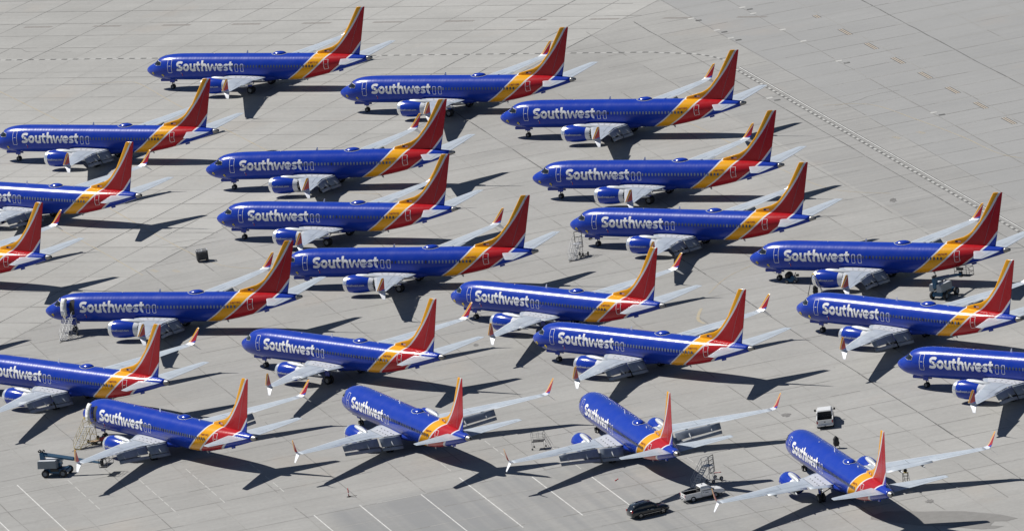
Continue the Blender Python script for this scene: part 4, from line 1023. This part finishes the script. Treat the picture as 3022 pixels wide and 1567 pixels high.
def boom_lift(loc, rz, label, boom_to=(6.6, 1.15), stow=False):
    t = empty('boom_lift', loc, rz, label, 'boom lift', 'blue boom lifts')
    ch = sub(t, 'chassis', lambda mb: (mb.box((1.15, 0, .72), (3.1, 1.5, .52), 'teal', taper=.94), mb.box((2.55, 0, .62), (.5, 2.0, .34), 'teal'), mb.box((0, 0, .6), (.5, 2.0, .3), 'teal'), mb.box((1.2, -.78, .85), (1.1, .06, .3), 'blackpaint')))
    for xx in (0, 2.45):
        for s_ in (-1, 1): wheel_part(t, (xx, s_ * 1.05, .5), .5, .36, hub='panelgrey')
    tu = sub(t, 'turret', lambda mb: (mb.lathe([(0, .75), (.2, .75)], (1.15, 0, .98), (0, 0, 1), 'blackpaint', 24), mb.box((.9, .0, 1.35), (1.9, .5, .5), 'teal')))
    sub(t, 'engine_cowl', lambda mb: (mb.box((.35, -.72, 1.65), (2.6, .75, .95), 'liftgrey', taper=.93), mb.box((.35, -.72, 2.135), (2.3, .6, .04), 'lightpanel')))
    sub(t, 'hydraulic_cowl', lambda mb: (mb.box((.55, .72, 1.6), (2.2, .7, .85), 'liftgrey', taper=.93), mb.box((.55, .72, 2.035), (1.9, .55, .04), 'lightpanel')))
    a, b = Vector((-.75, 0, 2.85)), Vector((boom_to[0], 0, boom_to[1])); mid = a + (b - a) * .55
    bo = sub(t, 'boom', lambda mb: (mb.tube(a, mid, .27, 'teal', 4), mb.tube(mid - (b - a) * .1, a + (b - a) * .85, .21, 'teal', 4), mb.tube(a + (b - a) * .8, b, .16, 'teal', 4), mb.box((-.55, 0, 2.3), (.55, .5, 1.3), 'teal'), mb.tube((1.2, 0, 1.5), a + (b - a) * .42, .1, 'steel', 8)))
    sub(t, 'hose_reel', lambda mb: [mb.lathe([(-.1, .2), (.1, .2)], (-.85 + q, 0, 3.2), (0, 1, 0), 'blackpaint', 14) for q in (0, .5)] + [mb.lathe([(-.12, .12), (.12, .12)], (-.85 + q, 0, 3.2), (0, 1, 0), 'rubber', 10) for q in (0, .5)] + [mb.tube((-.85, 0, 3.1), (-.5, 0, 2.85), .08, 'teal', 6)])
    bx, bz = boom_to
    def bk(mb):
        x0, x1, y0, y1, z0, z1 = bx + .25, bx + 1.25, -1.15, 1.15, bz - .35, bz + .8
        mb.box(((x0 + x1) / 2, 0, z0), (x1 - x0, y1 - y0, .06), 'blackpaint')
        for x_ in (x0, x1):
            for y_ in (y0, 0, y1): mb.tube((x_, y_, z0), (x_, y_, z1), .03, 'blackpaint', 6)
        for z_ in (z0 + .55, z1):
            for x_ in (x0, x1): mb.tube((x_, y0, z_), (x_, y1, z_), .03, 'blackpaint', 6)
            for y_ in (y0, y1): mb.tube((x0, y_, z_), (x1, y_, z_), .03, 'blackpaint', 6)
        mb.tube((x1, y0, z0), (x1, 0, z1), .02, 'blackpaint', 6)
    k = sub(t, 'basket', bk)
    sub(k, 'control_box', lambda mb: (mb.box((bx + .3, .3, bz + .6), (.35, .9, .35), 'blackpaint'), mb.box((bx + .1, .1, bz - .05), (.3, .4, .7), 'blackpaint')))
    return t
boom_lift(gp(-61.2, 1179.6), math.atan2(-.9, 2.24), 'blue boom lift, its arm lowered past a winglet, basket out on the right', (7.3, 1.45))
boom_lift(gp(54.0, 1209.2), R(52), 'blue boom lift with pale cowls behind a silver far wing on the right', (5.4, 1.9))

t = empty('cage_cart', gp(-41.75, 1286.6), R(8), 'dark wire cage cart alone on open concrete', 'cage cart')
def cage(mb):
    X, Y_, z0, z1 = .72, .62, .42, 1.55
    for x_ in (-X, X):
        for y_ in (-Y_, Y_): mb.tube((x_, y_, .15), (x_, y_, z1), .04, 'blackpaint', 6)
    for i in range(13):
        x_ = -X + 2 * X * i / 12
        for y_ in (-Y_, Y_): mb.tube((x_, y_, z0), (x_, y_, z1), .022, 'strut', 4)
        y_ = -Y_ + 2 * Y_ * i / 12
        for x2 in (-X, X): mb.tube((x2, y_, z0), (x2, y_, z1), .022, 'strut', 4)
    for i in range(7):
        z_ = z0 + (z1 - z0) * i / 6
        for y_ in (-Y_, Y_): mb.tube((-X, y_, z_), (X, y_, z_), .022, 'strut', 4)
        for x_ in (-X, X): mb.tube((x_, -Y_, z_), (x_, Y_, z_), .022, 'strut', 4)
sub(t, 'cage', cage)
sub(t, 'load', lambda mb: (mb.box((0, 0, .9), (1.2, 1.0, .9), 'bed'), mb.box((-.2, .1, 1.38), (.6, .5, .06), 'lightpanel')))
sub(t, 'base', lambda mb: mb.box((0, 0, .36), (1.5, 1.3, .12), 'blackpaint'))
sub(t, 'top_rim', lambda mb: [mb.tube(a_, b_, .035, 'lightpanel', 6) for a_, b_ in (((-.72, -.62, 1.57), (.72, -.62, 1.57)), ((-.72, .62, 1.57), (.72, .62, 1.57)), ((-.72, -.62, 1.57), (-.72, .62, 1.57)), ((.72, -.62, 1.57), (.72, .62, 1.57)), ((0, -.62, 1.57), (0, .62, 1.57)))])
for x_ in (-.6, .6):
    for y_ in (-.5, .5): wheel_part(t, (x_, y_, .15), .15, .08)

# A-frame ladder at the engine intake
def a_ladder(loc, rz, label, h, spread, w=.6):
    t = empty('step_ladder', loc, rz, label, 'ladder')
    for s_ in (-1, 1):
        def side(mb):
            for y_ in (-w / 2, w / 2):
                mb.tube((s_ * spread, y_, 0), (s_ * .12, y_, h), .04, 'blackpaint' if s_ < 0 else 'steel', 6)
            n_ = int(h / .3)
            for i in range(1, n_): u = i / n_; x_ = s_ * (spread + (.12 - spread) * u); mb.tube((x_, -w / 2, h * u), (x_, w / 2, h * u), .028, 'blackpaint', 4)
        sub(t, 'ladder_side', side)
    sub(t, 'top_step', lambda mb: mb.box((0, 0, h + .02), (.34, w + .1, .06), 'yellowpaint'))
    return t
t = a_ladder(gp(38.6, 1220.6), R(-8), 'tall A-frame ladder in front of an engine intake', 2.75, 1.0)
t = empty('equipment_cover', gp(38.55, 1220.55), 0, 'black cover bunched between the legs of the A-frame ladder', 'cover')
def bundle(mb, h, r, k='bed', sd=1):
    q = random.Random(sd); rings = []
    for j in range(9):
        u = j / 8; rr = r * (math.sin(math.pi * min(.97, max(.06, u * .9 + .05))) ** .6); rings.append([((rr * (1 + q.uniform(-.22, .22))) * math.cos(R(30 * i)) + .1 * math.sin(3 * u), (rr * (1 + q.uniform(-.22, .22))) * math.sin(R(30 * i)), h * u) for i in range(12)])
    mb.loft(rings, k, True, True)
sub(t, 'fabric', lambda mb: bundle(mb, 1.25, .36, sd=2))
t = a_ladder(gp(43.42, 1120.7), R(70), 'black step ladder standing under the far wing of the nearest airliner', 1.15, .42)
t = empty('hanging_cover', gp(43.45, 1120.75), 0, 'narrow black cover hanging between far wing and step ladder', 'cover')
sub(t, 'fabric', lambda mb: mb.loft([[(.28 * q * math.cos(R(45 * i)), .12 * q * math.sin(R(45 * i)), z_) for i in range(8)] for z_, q in ((1.22, .5), (1.4, .9), (1.6, .6), (1.9, .9), (2.15, 1.1))], 'bed', True, True))
t = empty('equipment_cover', gp(36.3, 1141.0), 0, 'black cover bundle on a stand showing just over the nearest crown', 'cover')
sub(t, 'stand', lambda mb: [mb.tube((.4 * math.cos(R(120 * i)), .4 * math.sin(R(120 * i)), 0), (0, 0, .8), .035, 'blackpaint', 6) for i in range(3)])
sub(t, 'fabric', lambda mb: mb.loft([[(x_ * q, y_ * q, z_ * .62 + .3) for x_, y_ in [(.42 * math.cos(R(40 * i)) + .06 * (i % 2), .36 * math.sin(R(40 * i))) for i in range(9)]] for z_, q in ((.0, .7), (.5, 1.0), (1.0, .85), (1.4, .9), (1.8, .5), (2.05, .15))], 'bed', True, True))

# small tug near the nose wheels
t = empty('tow_tractor', gp(35.7, 1229.0), R(-20), 'small blue tug and black drum behind the nose wheels on the right', 'tug')
sub(t, 'body', lambda mb: (mb.box((.3, 0, .42), (1.5, .9, .42), 'teal', taper=.85), mb.box((.55, 0, .75), (.6, .7, .3), 'teal', taper=.8)))
sub(t, 'drum', lambda mb: mb.lathe([(-.32, .02), (-.32, .5), (.32, .5), (.32, .02)], (-.15, .55, .85), (0, 1, 0), 'blackpaint', 22))
sub(t, 'steering_column', lambda mb: (mb.tube((.7, .1, .8), (.95, .1, 1.35), .05, 'blackpaint', 6), mb.box((1.15, .1, .95), (.35, .3, .25), 'blackpaint')))
for x_ in (-.25, .85):
    for s_ in (-1, 1): wheel_part(t, (x_, s_ * .42, .24), .24, .14)

# thin wire access platform beyond a wing
t = empty('wire_platform', gp(.35, 1160.2), R(-12), 'thin wire work platform behind the port wing of the middle airliner facing away', 'work platform')
def wp(mb):
    for x_ in (-.75, .75):
        for y_ in (-.55, .55): mb.tube((x_, y_, 0), (x_, y_, 2.1), .018, 'strut', 5)
    for y_ in (-.55, .55):
        for z_ in (2.1, 1.65): mb.tube((-.75, y_, z_), (.75, y_, z_), .016, 'strut', 5)
        mb.tube((.75, y_, 2.1), (1.7, y_, .15), .018, 'strut', 5); mb.tube((.75, y_, 1.7), (1.4, y_, .2), .022, 'blackpaint', 5); mb.tube((0, y_, 1.0), (0, y_, 2.1), .016, 'strut', 5)
    for x_ in (-.75, .75): mb.tube((x_, -.55, 2.1), (x_, .55, 2.1), .025, 'blackpaint', 5)
sub(t, 'frame', wp)
sub(t, 'deck', lambda mb: mb.box((0, 0, 1.0), (1.45, 1.1, .06), 'bed'))
for x_ in (-.75, .75):
    for s_ in (-1, 1): wheel_part(t, (x_, s_ * .6, .12), .12, .06)

t = empty('marker_post', gp(-23.6, 1149.1), 0, 'short red marker post on a round black foot near the bottom', 'marker post')
sub(t, 'post', lambda mb: (mb.tube((0, 0, .05), (0, 0, 1.1), .06, 'redtag', 10), mb.tube((0, 0, .35), (0, 0, .5), .065, 'white', 10)))
sub(t, 'foot', lambda mb: (mb.lathe([(0, .01), (0, .28), (.06, .25), (.09, .05)], (0, 0, 0.005), (0, 0, 1), 'blackpaint', 18), mb.box((.5, .05, .04), (1.0, .04, .03), 'blackpaint')))
for x_, y_, a_, lb in ((21.4, 1136.9, .25, 'red ribbon lying on the concrete right of the tall stair stand'), (9.15, 1139.9, 1.2, 'red ribbon lying left of the white pickup in open concrete')):
    t = empty('warning_ribbon', gp(x_, y_), a_, lb, 'ribbon', 'red ribbons lying on the apron')
    sub(t, 'ribbon', lambda mb: mb.loft([[(-.45 + .9 * u, .05 * math.sin(5 * u) + q[0], .03 + q[1] + .03 * math.sin(7 * u)) for q in ((-.07, 0), (.07, 0), (.07, .03), (-.07, .03))] for u in np.linspace(0, 1, 6)], 'redpaint', True, True))

# ------------------------------------------------------------------ vehicles (length along +X = front)
def side_loft(mb, stations, k, smooth=False):
    # stations: (x, half width, z bottom, z top, top width ratio)
    rings = []
    for x_, hw, zb, zt, q in stations:
        zm = zb + (zt - zb) * .62
        rings.append([(x_, -hw * .92, zb), (x_, -hw, zb + (zm - zb) * .4), (x_, -hw, zm), (x_, -hw * q, zt), (x_, hw * q, zt), (x_, hw, zm), (x_, hw, zb + (zm - zb) * .4), (x_, hw * .92, zb)])
    mb.loft(rings, k, smooth, True)
def arch(mb, x_, s_, hw, r, k='blackpaint'):
    mb.lathe([(-.03, .02), (-.03, r), (.02, r)], (x_, s_ * (hw - .005), r * .86), (0, s_, 0), k, 22, False)
def pickup(loc, rz, label, L=5.2, W=1.85, crew=False, wb=3.1):
    t = empty('pickup_truck', loc, rz, label, 'pickup truck', 'white pickup trucks')
    hw = W / 2; xr = -L / 2; xf = L / 2; cab0 = xr + (2.05 if not crew else 1.95); cab1 = xf - 1.35; roof = 1.68 if not crew else 1.85; belt = 1.08 if not crew else 1.2
    def body(mb):
        side_loft(mb, [(cab0 - .02, hw, .42, belt, .97), (cab1 - .1, hw, .42, belt, .97), (cab1 + .35, hw, .42, belt - .02, .95), (xf - .35, hw * .97, .42, belt - .12, .9), (xf - .05, hw * .9, .45, belt - .25, .85), (xf, hw * .86, .5, belt - .33, .85)], 'truckwhite')
        for s_ in (-1, 1): mb.box(((xr + cab0) / 2, s_ * (hw - .05), (belt + .42) / 2), (cab0 - xr, .1, belt - .42), 'truckwhite')
        mb.box((cab0 - .06, 0, (belt + .45) / 2), (.06, W - .18, belt - .45), 'bed')
        for xx in (xr + (L - wb) / 2 - .1, xr + (L - wb) / 2 - .1 + wb):
            for s_ in (-1, 1): arch(mb, xx, s_, hw, .46)
        mb.box((0, 0, .4), (L * .9, W * .8, .14), 'blackpaint')
    b = sub(t, 'body', body)
    sub(t, 'cab', lambda mb: side_loft(mb, [(cab0, hw * .95, belt - .05, roof - .12, .86), (cab0 + .12, hw * .95, belt - .05, roof, .84), (cab1 - .62, hw * .95, belt - .05, roof, .84), (cab1 + .12, hw * .95, belt - .05, belt + .02, .95)], 'truckwhite'))
    sub(t, 'load_bed', lambda mb: (mb.box(((xr + cab0) / 2, 0, .66), (cab0 - xr - .12, W - .22, .05), 'bed'), *[mb.box(((xr + cab0) / 2, s_ * (hw - .115), .88), (cab0 - xr - .14, .03, .42), 'bed') for s_ in (-1, 1)]))
    tg = sub(t, 'tailgate', lambda mb: (mb.box((xr + .03, 0, .85), (.07, W - .2, belt - .6), 'truckwhite'),))
    sub(tg, 'badge', lambda mb: mb.box((xr - .012, 0, .9), (.02, .2, .09), 'blackpaint'))
    rw = sub(t, 'rear_window', lambda mb: mb.box((cab0 + .0, 0, (belt + roof) / 2 - .05), (.08, W * .82, (roof - belt) * .80), 'bed' if crew else 'glass'))
    def ws(mb):
        x0, x1 = cab1 + .12, cab1 - .60; o_ = Vector((.03, 0, .03)); vs = [(x0, -hw * .84, belt + .04), (x0, hw * .84, belt + .04), (x1, hw * .76, roof - .05), (x1, -hw * .76, roof - .05)]
        mb.add([tuple(Vector(v) + o_) for v in vs], [(0, 1, 2, 3)], 'glass')
    sub(t, 'windscreen', ws)
    for s_ in (-1, 1):
        def sw(mb):
            cs = [(cab0 + .22, roof - .12)] ; y0, y1 = hw * .965, hw * .875
            segs = [(cab0 + .2, cab1 - .12)] if not crew else [(cab0 + .2, (cab0 + cab1) / 2 - .22), ((cab0 + cab1) / 2 - .14, cab1 - .12)]
            for i, (a_, b_) in enumerate(segs):
                last = i == len(segs) - 1
                mb.add([(a_, s_ * y0, belt + .06), (b_ + (.0 if not last else .02), s_ * y0, belt + .06), (b_ - (.48 if last else 0), s_ * y1, roof - .12), (a_ + .03, s_ * y1, roof - .12)], [(0, 1, 2, 3)], 'glass')
        sub(t, 'side_window', sw)
        sub(t, 'wing_mirror', lambda mb: (mb.box((cab1 - .1, s_ * (hw + .17), belt + .14), (.1, .22, .26), 'blackpaint'), mb.tube((cab1 - .1, s_ * hw * .95, belt + .06), (cab1 - .1, s_ * (hw + .12), belt + .08), .03, 'blackpaint', 6)))
        sub(t, 'tail_light', lambda mb: mb.box((xr - .005, s_ * (hw - .09), .9), (.05, .14, .32), 'taillamp'))
        sub(t, 'headlight', lambda mb: mb.box((xf - .04, s_ * (hw * .72), .78), (.1, .3, .16), 'chrome'))
        def dl(mb):
            x_ = cab0 + .08; mb.box((x_, s_ * (hw + .004), .78), (.02, .01, .62), 'panelgrey'); mb.box((cab1 - .05, s_ * (hw + .004), .78), (.02, .01, .62), 'panelgrey'); mb.box((x_ + .25, s_ * (hw + .006), .98), (.16, .02, .04), 'blackpaint')
            if not crew and s_ < 0: mb.box((cab0 + .75, s_ * (hw + .006), .88), (.42, .012, .07), 'panelgrey')
        sub(t, 'door', dl)
    sub(t, 'rear_bumper', lambda mb: (mb.box((xr - .1, 0, .48), (.16, W * .94, .17), 'chrome' if not crew else 'truckwhite'), mb.box((xr - .19, 0, .5), (.01, .32, .12), 'lightpanel'), mb.box((xr - .2, 0, .4), (.12, .1, .08), 'blackpaint')))
    sub(t, 'front_bumper', lambda mb: (mb.box((xf + .02, 0, .48), (.16, W * .92, .2), 'chrome'), mb.box((xf - .0, 0, .72), (.05, W * .5, .2), 'blackpaint')))
    for xx in (xr + (L - wb) / 2 - .1, xr + (L - wb) / 2 - .1 + wb):
        for s_ in (-1, 1): wheel_part(t, (xx, s_ * (hw - .1), .37), .37, .25)
    if not crew:
        sub(t, 'roof_beacon', lambda mb: (mb.tube((cab0 + .55, .15, roof), (cab0 + .55, .15, roof + .12), .06, 'panelgrey', 8), mb.tube((cab1 + .3, -.5, belt), (cab1 + .3, -.5, belt + .75), .012, 'blackpaint', 5)))
    return t
pickup(gp(35.75, 1153.9), R(86), 'white crew cab pickup truck seen from behind beyond the nearest airliner', 5.8, 2.05, True, 3.6)
pickup(gp(19.1, 1125.85), math.atan2(.8, 2.6), 'white single cab pickup truck with empty bed, standing side on', 5.05, 1.8, False, 2.85)

def suv(loc, rz, label):
    t = empty('black_suv', loc, rz, label, 'car'); L, hw = 5.0, .98
    def low(mb):
        side_loft(mb, [(-2.5, .78, .42, .98, .9), (-2.44, .9, .34, 1.06, .93), (-2.1, hw, .3, 1.12, .95), (-.5, hw, .3, 1.08, .96), (.85, hw, .3, 1.04, .96), (1.15, hw, .3, 1.02, .93), (2.05, .95, .32, .92, .88), (2.4, .86, .36, .80, .82), (2.5, .74, .42, .70, .8)], 'suvblack', True)
        for xx in (-1.42, 1.52):
            for s_ in (-1, 1): arch(mb, xx, s_, hw, .47)
    sub(t, 'body', low)
    sub(t, 'roof', lambda mb: side_loft(mb, [(-2.32, .84, .98, 1.12, .9), (-1.95, .86, .98, 1.60, .82), (-1.2, .88, .98, 1.74, .80), (-.2, .88, .98, 1.76, .80), (.35, .88, .98, 1.68, .80), (1.18, .88, .94, 1.03, .92)], 'suvblack', True))
    sub(t, 'windscreen', lambda mb: mb.add([(1.22, -.80, 1.06), (1.22, .80, 1.06), (.44, .68, 1.67), (.44, -.68, 1.67)], [(0, 1, 2, 3)], 'glass'))
    sub(t, 'rear_window', lambda mb: mb.add([(-2.37, -.70, 1.14), (-2.37, .70, 1.14), (-2.03, .64, 1.56), (-2.03, -.64, 1.56)], [(0, 1, 2, 3)], 'glass'))
    for s_ in (-1, 1):
        for a_, b_ in ((-1.85, -1.05), (-.98, -.1), (-.03, .75)):
            sub(t, 'side_window', lambda mb: mb.add([(a_, s_ * .895, 1.16), (b_ + (.25 if b_ > .5 else 0), s_ * .895, 1.13), (b_ - (.2 if b_ > .5 else 0), s_ * .765, 1.60), (a_ + (.15 if a_ < -1.5 else 0), s_ * .765, 1.58)], [(0, 1, 2, 3)], 'glass'))
        sub(t, 'wing_mirror', lambda mb: mb.box((.75, s_ * 1.07, 1.14), (.16, .2, .17), 'suvblack', taper=.8))
        sub(t, 'tail_light', lambda mb: mb.box((-2.42, s_ * .80, .98), (.14, .16, .26), 'taillamp'))
        sub(t, 'headlight', lambda mb: mb.box((2.38, s_ * .70, .74), (.16, .3, .14), 'chrome'))
        sub(t, 'door_trim', lambda mb: (mb.box((0, s_ * .985, .42), (2.3, .02, .035), 'chrome'), mb.box((.1, s_ * .99, .86), (.4, .012, .05), 'lightpanel') if s_ < 0 else None, mb.box((-.4, s_ * .985, .95), (.16, .02, .03), 'chrome')))
    sub(t, 'roof_rail', lambda mb: [mb.tube((-1.7, s_ * .66, 1.74), (.1, s_ * .66, 1.80), .022, 'chrome', 6) for s_ in (-1, 1)])
    for xx in (-1.42, 1.52):
        for s_ in (-1, 1):
            w_ = wheel_part(t, (xx, s_ * (hw - .11), .38), .38, .26, hub='dark')
            sub(w_, 'rim', lambda mb: [mb.box((.15 * math.cos(R(72 * i + 18)), s_ * .12, .15 * math.sin(R(72 * i + 18))), (.2, .02, .05), 'chrome', ry=-R(72 * i + 18)) for i in range(5)])
    return t
suv(gp(12.3, 1121.6), math.atan2(1.13, 2.74), 'glossy black estate car parked in the foreground at the bottom')

for ob in bpy.data.objects:
    if ob.parent: kids.setdefault(ob.parent, [])
